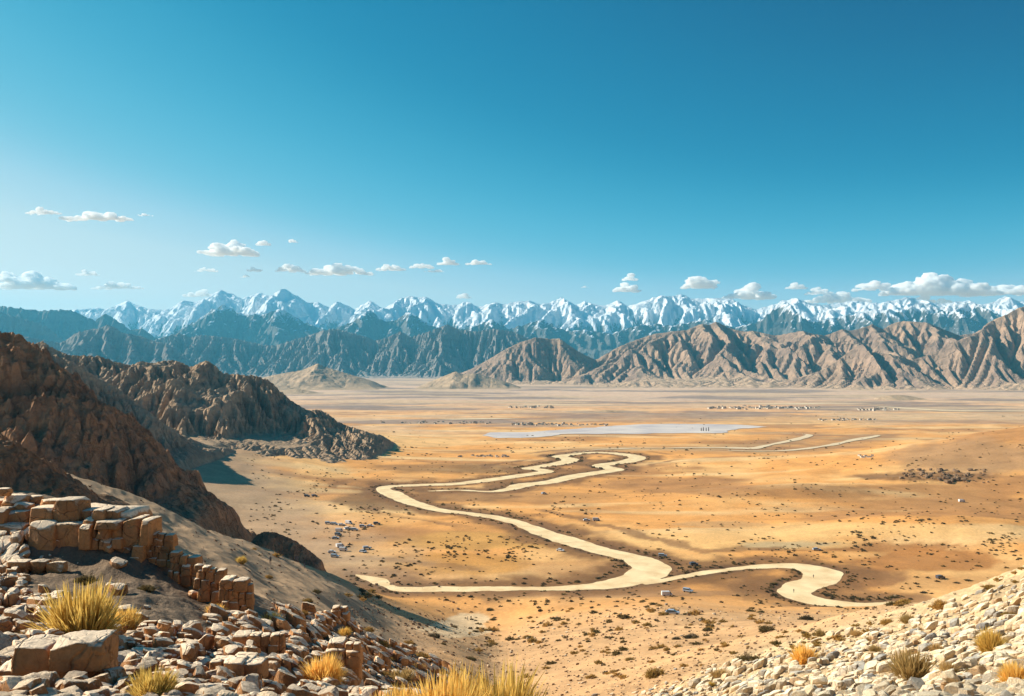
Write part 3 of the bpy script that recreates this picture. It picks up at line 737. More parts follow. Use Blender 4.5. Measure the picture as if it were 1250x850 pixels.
# middle mountain on the left, in two spurs
R2 = [(-260, 420), (-120, 405), (0, 418), (37, 423), (55, 416.5), (74, 428), (92, 434), (122, 434.5), (138, 441), (159, 446), (172, 441), (184, 444), (198, 440), (214, 441), (228, 448), (236, 446), (247, 441), (257, 441), (266, 448), (275, 456), (290, 457), (300, 458), (315, 459), (328, 464), (340, 476), (356, 490), (366, 495), (376, 501), (388, 500), (396, 503), (413, 515), (425, 520), (436, 524), (447, 527), (458, 532), (475, 540), (498, 550), (525, 556)]
mountain('left_rocky_mountain', R2, 1080, 330, 220, 1.8, M['crag2'], -4, 1.0, 0.22, 75, 16, 0.24, 0.5, 101, 0.45, 25, 0.02, None, 0.12, 0, 1)
R2b = [(-260, 395), (-60, 402), (20, 415), (60, 430), (92, 441), (118, 460), (140, 473), (165, 492), (190, 508), (210, 525), (228, 543), (242, 560), (256, 580), (268, 598)]
mountain('left_dark_spur', R2b, 760, 150, 200, 1.5, M['crag2'], 2, 1.0, 0.16, 45, 10, 0.15, 0.5, 111, 0.5, 25, 0.03, None, 0.25, 0, 1)
# near crag on the left
R1 = [(-420, 330), (-200, 372), (-90, 392), (-30, 402), (0, 406), (18, 408.5), (31, 422), (48, 432), (61, 445), (76, 450), (89, 458), (98, 468), (107, 481), (122, 488), (135, 495), (150, 510), (160, 523), (171, 535), (180, 543), (190, 556), (202, 568), (211, 581), (228, 594), (245, 605), (262, 618), (275, 634), (288, 652), (300, 675)]
mountain('red_rocky_crag', R1, 292, 66, 90, 0.42, M['crag'], 38, 0.85, 0.22, 24, 5, 0.10, 0.5, 121, 0.75, 40, 0.03, None, 0.6)
R0 = [(-420, 440), (-150, 488), (-40, 520), (0, 537), (14, 541), (24, 552), (40, 562), (55, 574), (75, 586), (95, 602), (115, 618)]
mountain('dark_rocky_knob', R0, 118, 24, 30, 0.22, M['crag'], 76, 1.0, 0.2, 9, 4, 0.08, 0.5, 131, 0.7, 30, 0.04, None, 0.6)
RK = [(282, 690), (292, 678), (300, 668), (313, 653), (322, 649), (336, 650), (350, 656), (362, 662), (375, 672), (388, 682), (400, 690), (412, 706)]
mountain('small_red_ridge', RK, 300, 14, 16, 0.35, M['crag'], 32, 0.9, 0.2, 7, 5, 0.10, 0.4, 137, 0.7, 30, 0.08, None, 0.5)

# ================================================================== ROCK SHAPES
def cube_sphere(n):
    g = np.linspace(-1, 1, n + 1); V = {}; verts = []; faces = []
    def vid(p):
        k = tuple(np.round(p, 5))
        if k not in V: V[k] = len(verts); verts.append(p)
        return V[k]
    for ax in range(3):
        for s in (-1, 1):
            for i in range(n):
                for j in range(n):
                    q = []
                    for a, b in ((i, j), (i + 1, j), (i + 1, j + 1), (i, j + 1)):
                        p = [0, 0, 0]; p[ax] = s; p[(ax + 1) % 3] = g[a]; p[(ax + 2) % 3] = g[b]
                        q.append(vid(p))
                    if s < 0: q.reverse()
                    faces.append(q)
    return np.array(verts, float), np.array(faces)
CS = {n: cube_sphere(n) for n in (2, 3, 5, 9, 16)}
def rock_shape(seed, n=9, box=0.5, cuts=9, rough=0.05, flat=1.0):
    r = np.random.default_rng(seed)
    v, f = CS[n]; v = v.copy()
    sph = v / np.linalg.norm(v, axis=1, keepdims=True)
    v = v * box + sph * (1 - box)
    v *= np.array([1, r.uniform(.65, 1.0), r.uniform(.5, .9) * flat])
    for _ in range(cuts):
        nn = r.normal(size=3); nn /= np.linalg.norm(nn)
        ext = (v @ nn).max(); d = ext * r.uniform(0.62, 0.92)
        ex = np.maximum(v @ nn - d, 0); v -= ex[:, None] * nn
    if rough:
        nrm = v / (np.linalg.norm(v, axis=1, keepdims=True) + 1e-9)
        v += nrm * (rough * hash3(v * 2.2, seed * 1.37) + rough * .5 * hash3(v * 5.5, seed * .7))[:, None]
    v[:, 2] -= v[:, 2].min()
    v /= np.abs(v[:, :2]).max()          # half-width 1
    return v, f
def block_shape(seed, sx, sy, sz, n=9, rough=0.02, chip=5):
    """jointed block, half sizes sx, sy, full height sz, origin at its foot"""
    r = np.random.default_rng(seed)
    v, f = CS[n]; sph = v / np.linalg.norm(v, axis=1, keepdims=True)
    v = v * 0.86 + sph * 0.14 * 1.4
    v = v * (1 + 0.0 * v)
    tap = 1 - 0.08 * r.random() * (v[:, 2:3] + 1)
    v[:, :2] *= tap
    for _ in range(chip):
        nn = r.normal(size=3); nn[2] = abs(nn[2]) * .8; nn /= np.linalg.norm(nn)
        ext = (v @ nn).max(); ex = np.maximum(v @ nn - ext * r.uniform(.80, .95), 0); v = v - ex[:, None] * nn
    v = v * np.array([sx, sy, sz / 2]); s = max(sx, sz / 2)
    nrm = sph
    q = v / s
    v = v + nrm * s * (rough * 2 * hash3(q * 1.5 + seed, seed * 1.1) + rough * hash3(q * 4.5, seed * .9) + rough * .6 * hash3(q * 11, seed * .5))[:, None]
    v[:, 2] -= v[:, 2].min()
    return v, f

# merged scatter of many small shapes
def merged(name, shapes, pos, size, rotz, tiltx, tilty, mat, smooth=False, shade=None, z_sink=0.15, sc=None):
    VV = []; FF = []; o = 0; SH = []
    ids = rng.integers(0, len(shapes), len(pos))
    tone = rng.random(len(pos))
    for s_i, (v, f, *sh) in enumerate(shapes):
        k = np.nonzero(ids == s_i)[0]
        if not len(k): continue
        c, s = np.cos(rotz[k]), np.sin(rotz[k])
        vv = np.repeat(v[None], len(k), 0) * size[k][:, None, None]
        if sc is not None: vv = vv * sc[k][:, None, :]
        x = vv[..., 0] * c[:, None] - vv[..., 1] * s[:, None]; y = vv[..., 0] * s[:, None] + vv[..., 1] * c[:, None]
        z = vv[..., 2] + x * tiltx[k][:, None] + y * tilty[k][:, None] - z_sink * size[k][:, None]
        vv = np.stack([x, y, z], -1) + pos[k][:, None, :]
        VV.append(vv.reshape(-1, 3)); FF.append((f[None] + (np.arange(len(k)) * len(v))[:, None, None] + o).reshape(-1, f.shape[1])); o += len(k) * len(v)
        SH.append(np.tile(sh[0], len(k)) if sh else np.repeat(tone[k], len(v)))
    return link(name, mesh_np(name, np.concatenate(VV), FF if len({f.shape[1] for f in FF}) > 1 else np.concatenate(FF), mat, smooth, {'shade': np.concatenate(SH)} if SH else None))
def slope_at(x, y, e):
    e = np.maximum(e, 0.004 * y)
    return (gz(x + e, y) - gz(x - e, y)) / (2 * e), (gz(x, y + e) - gz(x, y - e)) / (2 * e)

# ---- jointed outcrop on the left ----------------------------------
def px_block(name, parent, x0, y0, x1, y1, Y, seed, mat, depth=None, n=9, org=(0, 0, 0), lean=0.0, chip=5, rough=0.02):
    sx = (x1 - x0) / 2 * Y / F * 1.0; sz = (y1 - y0) * Y / F
    sy = depth or max(0.18, sx * 0.9)
    v, f = block_shape(seed, sx, sy, sz, n, rough, chip)
    cx = ((x0 + x1) / 2 - 625) / F * Y; zb = CH - (y1 - HZ) / F * Y
    r = random.Random(seed); a = R(r.uniform(-4, 4))
    c, s = math.cos(a), math.sin(a)
    x = v[:, 0] * c - v[:, 1] * s; y = v[:, 0] * s + v[:, 1] * c
    v = np.stack([x + cx - org[0], y + Y + sy * .9 - org[1], v[:, 2] + zb - org[2] + x * lean], 1)
    return link(name, mesh_np(name, v, f, mat, True), parent)
def empty(name, loc):
    o = bpy.data.objects.new(name, None); col.objects.link(o); o.location = loc; o.empty_display_size = 0.3
    return o
def zc(b): return tuple([b[0] * .3176, 580 + b[1] * .3176, b[2] * .3176, 580 + b[3] * .3176])
WB = [(-170, 180, -62, 315), (-62, 195, 98, 316), (98, 190, 203, 327), (203, 190, 330, 362), (330, 285, 366, 368), (-60, 135, 20, 197), (18, 140, 110, 197), (112, 128, 202, 195), (200, 98, 306, 194), (316, 135, 353, 171), (353, 135, 402, 184), (402, 137, 456, 180),
      (316, 169, 357, 212), (355, 182, 452, 210), (330, 210, 372, 247), (348, 245, 380, 287), (370, 205, 417, 247), (415, 196, 472, 247), (378, 245, 424, 286), (424, 245, 472, 284), (364, 285, 431, 332), (364, 330, 421, 372), (420, 330, 451, 373),
      (430, 280, 502, 332), (450, 318, 547, 378), (470, 170, 541, 280), (536, 178, 576, 275), (500, 275, 550, 322), (545, 268, 572, 305), (300, 195, 345, 290), (305, 270, 350, 368)]
wall_root = empty('rock_outcrop', ((60 - 625) / F * 17, 17.2, CH - (695 - HZ) / F * 17))
tag(wall_root, 'tall jointed sandstone ledge of large squared blocks at the left edge of the view', 'rock outcrop')
for i, b in enumerate(WB):
    x0, y0, x1, y1 = zc(b)
    yy = 16.9 + 0.10 * math.sin(i * 2.3) + (0.25 if b[1] < 150 else 0)
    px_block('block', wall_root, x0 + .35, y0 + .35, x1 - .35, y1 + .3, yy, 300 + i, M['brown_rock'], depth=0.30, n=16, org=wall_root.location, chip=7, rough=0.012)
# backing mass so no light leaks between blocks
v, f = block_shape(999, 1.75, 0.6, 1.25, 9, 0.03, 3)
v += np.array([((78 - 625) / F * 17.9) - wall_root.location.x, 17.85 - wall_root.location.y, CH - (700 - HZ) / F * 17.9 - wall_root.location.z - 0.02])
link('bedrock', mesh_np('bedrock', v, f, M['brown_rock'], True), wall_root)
# flat caps on the ledge: loose slabs lying on it
CAPS = [(-20, 48, 42, 76), (20, 76, 100, 112), (104, 78, 162, 104), (60, 104, 120, 134), (168, 90, 246, 112), (120, 108, 172, 134), (240, 100, 306, 124), (454, 135, 520, 172), (-60, 96, 40, 138), (60, 124, 112, 148), (350, 122, 380, 140)]
for i, b in enumerate(CAPS):
    x0, y0, x1, y1 = zc(b); Y = 17.5 + 0.2 * (i % 3)
    v, f = rock_shape(700 + i, 9, .7, 8, .04)
    w = (x1 - x0) / 2 * Y / F * 1.15; h = (y1 - y0) * Y / F * 1.2
    v = v * np.array([w, w, h / v[:, 2].max()])
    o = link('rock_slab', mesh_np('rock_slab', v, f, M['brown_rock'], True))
    o.location = (((x0 + x1) / 2 - 625) / F * Y, Y, CH - (y1 - HZ) / F * Y - 0.03)
    tag(o, 'flat pale topped slab lying loose on top of the tall jointed ledge', 'rock', 'slabs capping the jointed ledge')
FRONT = [((28, 308, 122, 356), 'rounded brown boulder at the foot of the ledge, nearest the left edge'), ((120, 318, 192, 374), 'middle one of the three boulders at the foot of the ledge'), ((184, 330, 252, 378), 'rightmost of the three boulders at the foot of the ledge')]
for i, (b, lab) in enumerate(FRONT):
    x0, y0, x1, y1 = zc(b); Y = 16.2
    v, f = rock_shape(720 + i, 16, .55, 9, .05)
    w = (x1 - x0) / 2 * Y / F * 1.05; h = (y1 - y0) * Y / F * 1.1
    v = v * np.array([w, w, h / v[:, 2].max()])
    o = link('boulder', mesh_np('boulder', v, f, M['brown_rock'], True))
    X_ = ((x0 + x1) / 2 - 625) / F * Y
    o.location = (X_, Y, float(gz(X_, Y)) - 0.05)
    tag(o, lab, 'boulder', 'boulders at the foot of the ledge')

# ---- smaller jointed outcrops: (x0, y0, x1, y1 of the pile, block size px, label)
def outcrop(x0, y0, x1, y1, bs, label, seed, slant=0.0, rows=None, name='rock_outcrop'):
    """courses of fitted blocks rising from the ground; slant lowers the course to the right"""
    r = random.Random(seed)
    base = hit([(x0 + x1) / 2], [y1 + slant * 0.5])[0]
    Y = float(base[1])
    root = empty(name, (float(base[0]), Y, float(base[2])))
    tag(root, label, 'rock outcrop')
    k = 0; y = y1
    while y > y0 + 1:
        h = min(bs * r.uniform(.7, 1.3), y - y0 + 1)
        x = x0 + r.uniform(-2, 2)
        while x < x1 - 2:
            w = bs * r.uniform(.6, 1.5)
            xx1 = min(x + w, x1 + 2)
            dy = slant * ((x - x0) / (x1 - x0))
            px_block('block', root, x + .2, y - h + dy + r.uniform(-.6, .6), xx1 - .2, y + dy + .8, Y + 0.02 * (y1 - y) * Y / F * 6 + r.uniform(-.04, .04), seed * 100 + k, M['brown_rock'], n=9, org=root.location, chip=5, rough=0.03, depth=(xx1 - x) / 2 * Y / F * 1.3)
            x = xx1; k += 1
        y -= h
    return root
outcrop(178, 652, 210, 690, 10, 'stack of small rounded blocks directly right of the tall jointed ledge', 21, 4)
outcrop(205, 675, 240, 712, 11, 'sloping pile of small upright blocks right of the tall ledge', 22, 10)
outcrop(238, 692, 272, 734, 12, 'middle pile of squared blocks on the ridge below the ledge', 23, 8)
outcrop(268, 706, 306, 748, 12, 'lowest block pile of the ridge beside the small golden tussock', 24, 8)
outcrop(282, 778, 345, 806, 17, 'flat topped outcrop of orange columns on the stony slope', 25, -2)
outcrop(256, 808, 318, 832, 20, 'low outcrop of large rounded blocks under the flat topped one', 26, 4)
outcrop(398, 786, 438, 834, 17, 'upright pair of orange block columns beside the bottom tussock', 27, 2)
outcrop(404, 742, 424, 756, 12, 'small outcrop of dark blocks on the skyline of the stony ridge', 28, 4)
# big fractured boulder at the lower left corner
BB = [(60, 786, 122, 822), (14, 792, 64, 824), (64, 818, 124, 866), (-12, 820, 62, 872), (100, 800, 124, 850)]
bb = empty('fractured_boulder', ((60 - 625) / F * 6.6, 6.7, CH - 2.5))
tag(bb, 'large fractured boulder with a pale top in the lower left corner', 'boulder')
for i, b in enumerate(BB):
    px_block('block', bb, *b, 6.5 + .05 * i, 880 + i, M['brown_rock'], depth=0.17, n=16, org=bb.location, chip=6, rough=0.035)

LM_LEFT = [(90, 672, 'the tall jointed ledge'), (200, 690, 'the small block stack right of the ledge'), (285, 740, 'the lowest block pile'), (101, 780, 'the largest golden tussock'), (70, 820, 'the fractured boulder'),
           (10, 740, 'the left edge under the ledge'), (313, 792, 'the flat topped outcrop'), (418, 812, 'the orange block columns'), (466, 788, 'the brown bush at the ridge end'), (186, 850, 'the tussock at the bottom edge'),
           (287, 824, 'the low outcrop of rounded blocks'), (540, 840, 'the big bottom centre tussocks'), (414, 752, 'the dark skyline outcrop'), (200, 770, 'the shaded gravel patch'), (340, 725, 'the skyline left of the dark outcrop')]
LM_RIGHT = [(1112, 825, 'the fan shaped bush'), (1210, 797, 'the bright golden tussock'), (1200, 825, 'the olive cushion bush'), (1150, 748, 'the rounded skyline bush'), (981, 812, 'the golden tussock low on the scree'),
            (1062, 785, 'the orange brown bush at the upper edge'), (1240, 842, 'the tussock cut by the right edge'), (820, 846, 'the lower left tip of the scree'), (1230, 712, 'the skyline at the right edge'),
            (1170, 772, 'the low orange bush in mid scree'), (900, 838, 'the low straw clump at the scree edge'), (1020, 835, 'the bottom edge left of the fan shaped bush'), (1068, 797, 'the straw tuft on the left of the scree')]
LM_NEAR = [(800, 826, 'the round golden brown bush'), (937, 771, 'the round bush on stems'), (845, 779, 'the long dark low bush'), (575, 806, 'the big bottom centre grass'), (541, 770, 'the pale sand flat'), (985, 757, 'the dark oval skyline bush'),
           (640, 735, 'the straight lower reach of the river'), (821, 750, 'the lone silver car on near sand'), (840, 725, 'the two vehicles on brown sand'), (690, 790, 'the empty sand at bottom centre'), (980, 735, 'the second river bend'), (1050, 760, 'the upper scree edge')]
LM_FAR = [(430, 655, 'the vehicle camp'), (380, 607, 'the two dark jeeps on yellow sand'), (728, 636, 'the lone large silver van'), (790, 690, 'the sharp bend of the main river'), (1000, 700, 'the bend of the second river'), (620, 680, 'the middle of the river loop'),
          (470, 600, 'the left turn of the river'), (690, 565, 'the upper river loops'), (1145, 582, 'the dark stony scarp'), (1174, 613, 'the far right white van'), (997, 672, 'the silver car among shrubs'), (480, 708, 'the lower left end of the river'),
          (1130, 690, 'the orange dune'), (900, 600, 'the empty middle of the plain'), (664, 604, 'the jeep below the river loops'), (600, 640, 'the long diagonal reach of the river')]
ORD = ['largest', 'second largest', 'third largest']
def near_labels(objs, pxy, app, lms, kind, cat, grp):
    """name each scattered thing by the landmark it lies nearest to and by its size there"""
    L = np.array([(a, b * 1.6) for a, b, _ in lms]); q = np.array(pxy, float) * np.array([1, 1.6])
    w = ((q[:, None] - L[None]) ** 2).sum(-1).argmin(1)
    for l in range(len(lms)):
        k = [i for i in np.nonzero(w == l)[0]]; k.sort(key=lambda i: -app[i])
        for r_, i in enumerate(k):
            if r_ < 3: tag(objs[i], ORD[r_] + ' ' + kind + ' near ' + lms[l][2], cat, grp + ' near ' + lms[l][2])
            else: tag(objs[i], 'smaller ' + kind + ' near ' + lms[l][2], cat, grp + ' near ' + lms[l][2])

# ---- loose rocks ---------------------------------------------------
ROCKV = [rock_shape(40 + i, 9, .25 + .35 * (i % 3) / 2, 15, .025, .85) for i in range(10)]
LOWV = [rock_shape(80 + i, 3, .4, 6, .04, .8) for i in range(12)]
LOW2 = [rock_shape(130 + i, 2, .4, 5, 0, .8) for i in range(12)]
def scatter_rocks(n, pxr, pyr, accept, sizes, mat, n_ind, name, label, cat, group, stuff_name, stuff_label, flat=(0.8, 1.35)):
    px = rng.uniform(*pxr, n); py = rng.uniform(*pyr, n)
    p = hit(px, py)
    ok = accept(px, py, p); px, py, p = px[ok], py[ok], p[ok]
    s = sizes(len(p), p)
    app = s / p[:, 1]
    order = np.argsort(-app); ind, rest = order[:n_ind], order[n_ind:]
    tx, ty = slope_at(p[:, 0], p[:, 1], np.maximum(s, 0.1))
    metas = [mesh_np(name, v, f, mat, False) for v, f in ROCKV]
    made = []
    for k, i in enumerate(ind):
        o = link(name, metas[int(rng.integers(0, 10))])
        o.location = (p[i, 0], p[i, 1], p[i, 2] - s[i] * 0.18)
        o.scale = (s[i], s[i] * rng.uniform(.7, 1), s[i] * rng.uniform(*flat))
        o.rotation_euler = (ty[i] + rng.uniform(-.25, .25), -tx[i] + rng.uniform(-.25, .25), rng.uniform(0, 6.28))
        made.append(o)
    near_labels(made, np.stack([px[ind], py[ind]], 1), app[ind], LM_LEFT if name == 'rock' else LM_RIGHT, label, cat, group)
    if len(rest):
        big = rest[:int(len(rest) * .3)]; sm = rest[int(len(rest) * .3):]
        z1 = np.zeros(0)
        sc = np.stack([np.ones(len(rest)), rng.uniform(.6, 1, len(rest)), rng.uniform(*flat, len(rest))], 1)
        o = merged(stuff_name, [(v, f) for v, f in LOWV], p[rest], s[rest], rng.uniform(0, 6.28, len(rest)), tx[rest], ty[rest], mat, False, None, .2, sc)
        tag(o, stuff_label, 'stones', None, 'stuff')
def acc_left(px, py, p):
    gravel = ((px > 30) & (px < 260) & (py < 700 + .32 * px * .6 + 25) & (py > 660) & (py - 695 < .3 * (px - 20) + 22))
    gravel |= (px > 120) & (px < 330) & (py > 700) & (py < 735 + (px - 120) * .12)
    keep = (~gravel) | (rng.random(len(px)) < 0.03)
    return (p[:, 1] < 42) & (px < 600 + rng.uniform(-60, 40, len(px))) & keep
scatter_rocks(19000, (-40, 620), (650, 905), acc_left, lambda n, p: (0.008 + 0.135 * rng.random(n) ** 5.5) * (0.55 + p[:, 1] / 22), M['brown_rock'], 300,
              'rock', 'loose brown rock', 'rock', 'loose brown rocks', 'brown_scree', 'small broken brown stones covering the left foreground slope')
def acc_right(px, py, p):
    b = 850 - (px - 735) * 0.235 + np.where(px > 1100, -(px - 1100) * .13, 0)
    dens = np.clip((py - b + 8) / 22 + rng.uniform(-.5, .5, len(px)), 0, 1)
    return (p[:, 1] < 75) & (py > b - 14) & (rng.random(len(px)) < dens)
scatter_rocks(20000, (700, 1300), (685, 900), acc_right, lambda n, p: (0.008 + 0.125 * rng.random(n) ** 5.5) * (0.5 + p[:, 1] / 24), M['pale_rock'], 300,
              'stone', 'loose cream stone', 'stone', 'loose cream stones', 'pale_scree', 'pale broken stones covering the right foreground slope', (0.6, 1.2))
# stones of the middle slope and dark stones of the plain
def scatter_stuff(name, n, pxr, pyr, accept, sizes, mat, label, shapes=LOW2, cat='stones'):
    px = rng.uniform(*pxr, n); py = rng.uniform(*pyr, n); p = hit(px, py)
    ok = accept(px, py, p); p = p[ok]; px = px[ok]; py = py[ok]
    s = sizes(len(p), p); tx, ty = slope_at(p[:, 0], p[:, 1], np.maximum(s, .1))
    o = merged(name, shapes, p, s, rng.uniform(0, 6.28, len(p)), tx, ty, mat)
    tag(o, label, cat, None, 'stuff'); return o
M['dark_stone'] = flat_mat('dark_stone', (0.16, 0.10, 0.06), (0.26, 0.17, 0.10), 0.8)
scatter_stuff('slope_stones', 2200, (430, 1260), (725, 870), lambda px, py, p: (p[:, 1] > 18) & (p[:, 1] < 330), lambda n, p: p[:, 1] * (0.0006 + 0.0018 * rng.random(n) ** 5), M['pale_rock'], 'scattered pale and grey stones on the sandy slope in the middle')
scatter_stuff('dark_stones', 3600, (430, 1260), (735, 870), lambda px, py, p: (p[:, 1] > 25) & (p[:, 1] < 330), lambda n, p: p[:, 1] * (0.0006 + 0.0016 * rng.random(n) ** 3), M['dark_stone'], 'scattered dark stones on the sandy slope in the middle')
scatter_stuff('dune_stones', 1500, (60, 560), (555, 780), lambda px, py, p: (p[:, 1] > 60) & (p[:, 1] < 420), lambda n, p: p[:, 1] * (0.0005 + 0.0015 * rng.random(n) ** 3), M['dark_stone'], 'small dark stones scattered over the grey sandy slope on the left')
scatter_stuff('scarp_stones', 200, (1080, 1215), (574, 590), lambda px, py, p: (p[:, 1] > 500) & (rng.random(len(px)) < 1 - np.abs(px - 1145) / 75), lambda n, p: p[:, 1] * (0.0010 + 0.0022 * rng.random(n) ** 2), M['dark_stone'], 'dark broken rock scattered over the low scarp on the far plain')

# ================================================================== PLANTS
def tussock_mesh(seed, blades, h, spread, mat, width=0.010, droop=0.5, segs=4, name='blades'):
    """a clump of grass: curved tapering blades fanning out of one root, half-width about 1 m x spread"""
    r = np.random.default_rng(seed); n = blades
    az = r.uniform(0, 2 * np.pi, n); lean = np.abs(r.normal(0, 0.72, n)).clip(0, 1.45)
    L = h * r.uniform(0.45, 1.08, n) * (1 - 0.10 * lean) * (1 + 0.18 * np.sin(az * 3 + seed))
    br = spread * 0.32 * np.sqrt(r.random(n))
    bx_, by_ = br * np.cos(az + r.normal(0, .5, n)), br * np.sin(az + r.normal(0, .5, n))
    t = np.linspace(0, 1, segs + 1)[None, :]
    ang = lean[:, None] * (0.55 + droop * t)
    out = np.cumsum(np.sin(ang) * L[:, None] / segs, 1) - np.sin(ang[:, :1]) * L[:, None] / segs
    up = np.cumsum(np.cos(ang) * L[:, None] / segs, 1) - np.cos(ang[:, :1]) * L[:, None] / segs
    az2 = az[:, None] + r.normal(0, .25, (n, 1)) * t
    X = bx_[:, None] + out * np.cos(az2); Y = by_[:, None] + out * np.sin(az2); Z_ = up
    wprof = width * (np.array([0.7] + [1.0] * (segs - 1) + [0.12]) if segs > 2 else np.array([1, 1, .1]))
    wa = r.uniform(0, np.pi, n)
    wx = np.cos(wa)[:, None] * wprof[None]; wy = np.sin(wa)[:, None] * wprof[None]
    A = np.stack([X - wx, Y - wy, Z_], -1); B = np.stack([X + wx, Y + wy, Z_], -1)
    V = np.stack([A, B], 2).reshape(-1, 3)
    k = segs + 1
    b0 = (np.arange(n) * k * 2)[:, None] + (np.arange(segs) * 2)[None]
    Fq = np.stack([b0, b0 + 1, b0 + 3, b0 + 2], -1).reshape(-1, 4)
    sh = np.repeat(np.clip(r.random(n)[:, None] * .7 + (1 - t) * .5, 0, 1), 2, 1).reshape(-1) if False else np.clip(np.repeat(r.random(n), k * 2) * .9, 0, 1)
    return mesh_np(name, V, Fq, mat, True, {'shade': sh})
def shrub_mesh(seed, leaves, mat, rx=1.0, rz=0.8, leaf=0.07, name='foliage'):
    """dome of small leaf faces gathered in sprigs, half-width 1"""
    r = np.random.default_rng(seed)
    nsp = max(6, leaves // 9)
    d = r.normal(size=(nsp, 3)); d[:, 2] = np.abs(d[:, 2]) * .9; d /= np.linalg.norm(d, axis=1, keepdims=True)
    rad = r.uniform(.55, 1.0, nsp) ** .6 * (0.82 + .3 * hash3(d * 1.7, seed * .61))
    tip = d * rad[:, None] * np.array([rx, rx, rz])
    k = 9
    c = (tip[:, None, :] * r.uniform(.5, 1.05, (nsp, k, 1)) + r.normal(0, .06, (nsp, k, 3))).reshape(-1, 3)
    c[:, 2] = np.maximum(c[:, 2], 0.02)
    n = len(c)
    dirv = np.repeat(d, k, 0) + r.normal(0, .5, (n, 3)); dirv /= np.linalg.norm(dirv, axis=1, keepdims=True)
    sd = np.cross(dirv, r.normal(size=(n, 3))); sd /= np.linalg.norm(sd, axis=1, keepdims=True)
    L = leaf * r.uniform(.8, 1.8, (n, 1)); Wd = leaf * .38
    V = np.stack([c - dirv * L, c + sd * Wd, c + dirv * L, c - sd * Wd], 1).reshape(-1, 3)
    Fq = np.arange(n * 4).reshape(-1, 4)
    return mesh_np(name, V, Fq, mat, False, {'shade': np.repeat(r.random(n), 4)})
def twigs_mesh(seed, n, h, mat, rad=0.012, name='twigs'):
    r = random.Random(seed); V = []; Fc = []
    for i in range(n):
        az = r.uniform(0, 6.28); ln = r.uniform(.15, 1.05); L = h * r.uniform(.7, 1.05)
        p = np.array([0., 0., 0.]); dirn = np.array([math.sin(ln) * math.cos(az), math.sin(ln) * math.sin(az), math.cos(ln)])
        rings = []
        for k in range(4):
            rr = rad * (1 - k / 3.6)
            rings.append([(p[0] + rr * math.cos(a), p[1] + rr * math.sin(a), p[2]) for a in (0, 2.09, 4.19)])
            p = p + dirn * L / 3; dirn = dirn + np.array([r.uniform(-.2, .2), r.uniform(-.2, .2), .08]); dirn /= np.linalg.norm(dirn)
        o = len(V)
        for q in rings: V += q
        for k in range(3):
            for a in range(3):
                Fc.append((o + k * 3 + a, o + k * 3 + (a + 1) % 3, o + k * 3 + 3 + (a + 1) % 3, o + k * 3 + 3 + a))
    return mesh_np(name, np.array(V), np.array(Fc), mat, False)

TUS = {k: [tussock_mesh(10 + i, nb, 1.0, 1.0, M[k], 0.013, .45) for i in range(3)] for k, nb in (('gold', 1700), ('straw', 1100))}
SHR = {k: [shrub_mesh(30 + i + 7 * j, 2200, M[k]) for i in range(3)] for j, k in enumerate(('olive', 'ochre', 'dark'))}
TWG = [twigs_mesh(5 + i, 26, .85, M['twig']) for i in range(2)]
def place_plant(px, py, wpx, kind, label, hf=1.0, group=None, seed=0, name=None, Y=None):
    if Y is None: p = hit([px], [py])[0]
    else: p = np.array([(px - 625) / F * Y, Y, float(gz((px - 625) / F * Y, Y))])
    half = wpx / 2 * p[1] / F
    grass = kind in TUS
    root = empty(name or ('grass_tussock' if grass else 'shrub'), (float(p[0]), float(p[1]), float(p[2]) - half * .04))
    if grass:
        f = link('blades', TUS[kind][seed % 3], root)
        f.scale = (half * 1.38, half * 1.38, half * 1.35 * hf)
        q = link('dry_stalks', TWG[seed % 2], root); q.scale = (half * .8,) * 3
    else:
        f = link('foliage', SHR[kind][seed % 3], root); half *= 1.2; f.scale = (half, half, half * hf)
        q = link('twigs', TWG[seed % 2], root); q.scale = (half,) * 3
    root.rotation_euler = (0, 0, (seed * 2.1) % 6.28)
    tag(root, label, 'grass' if grass else 'shrub', group)
    return root
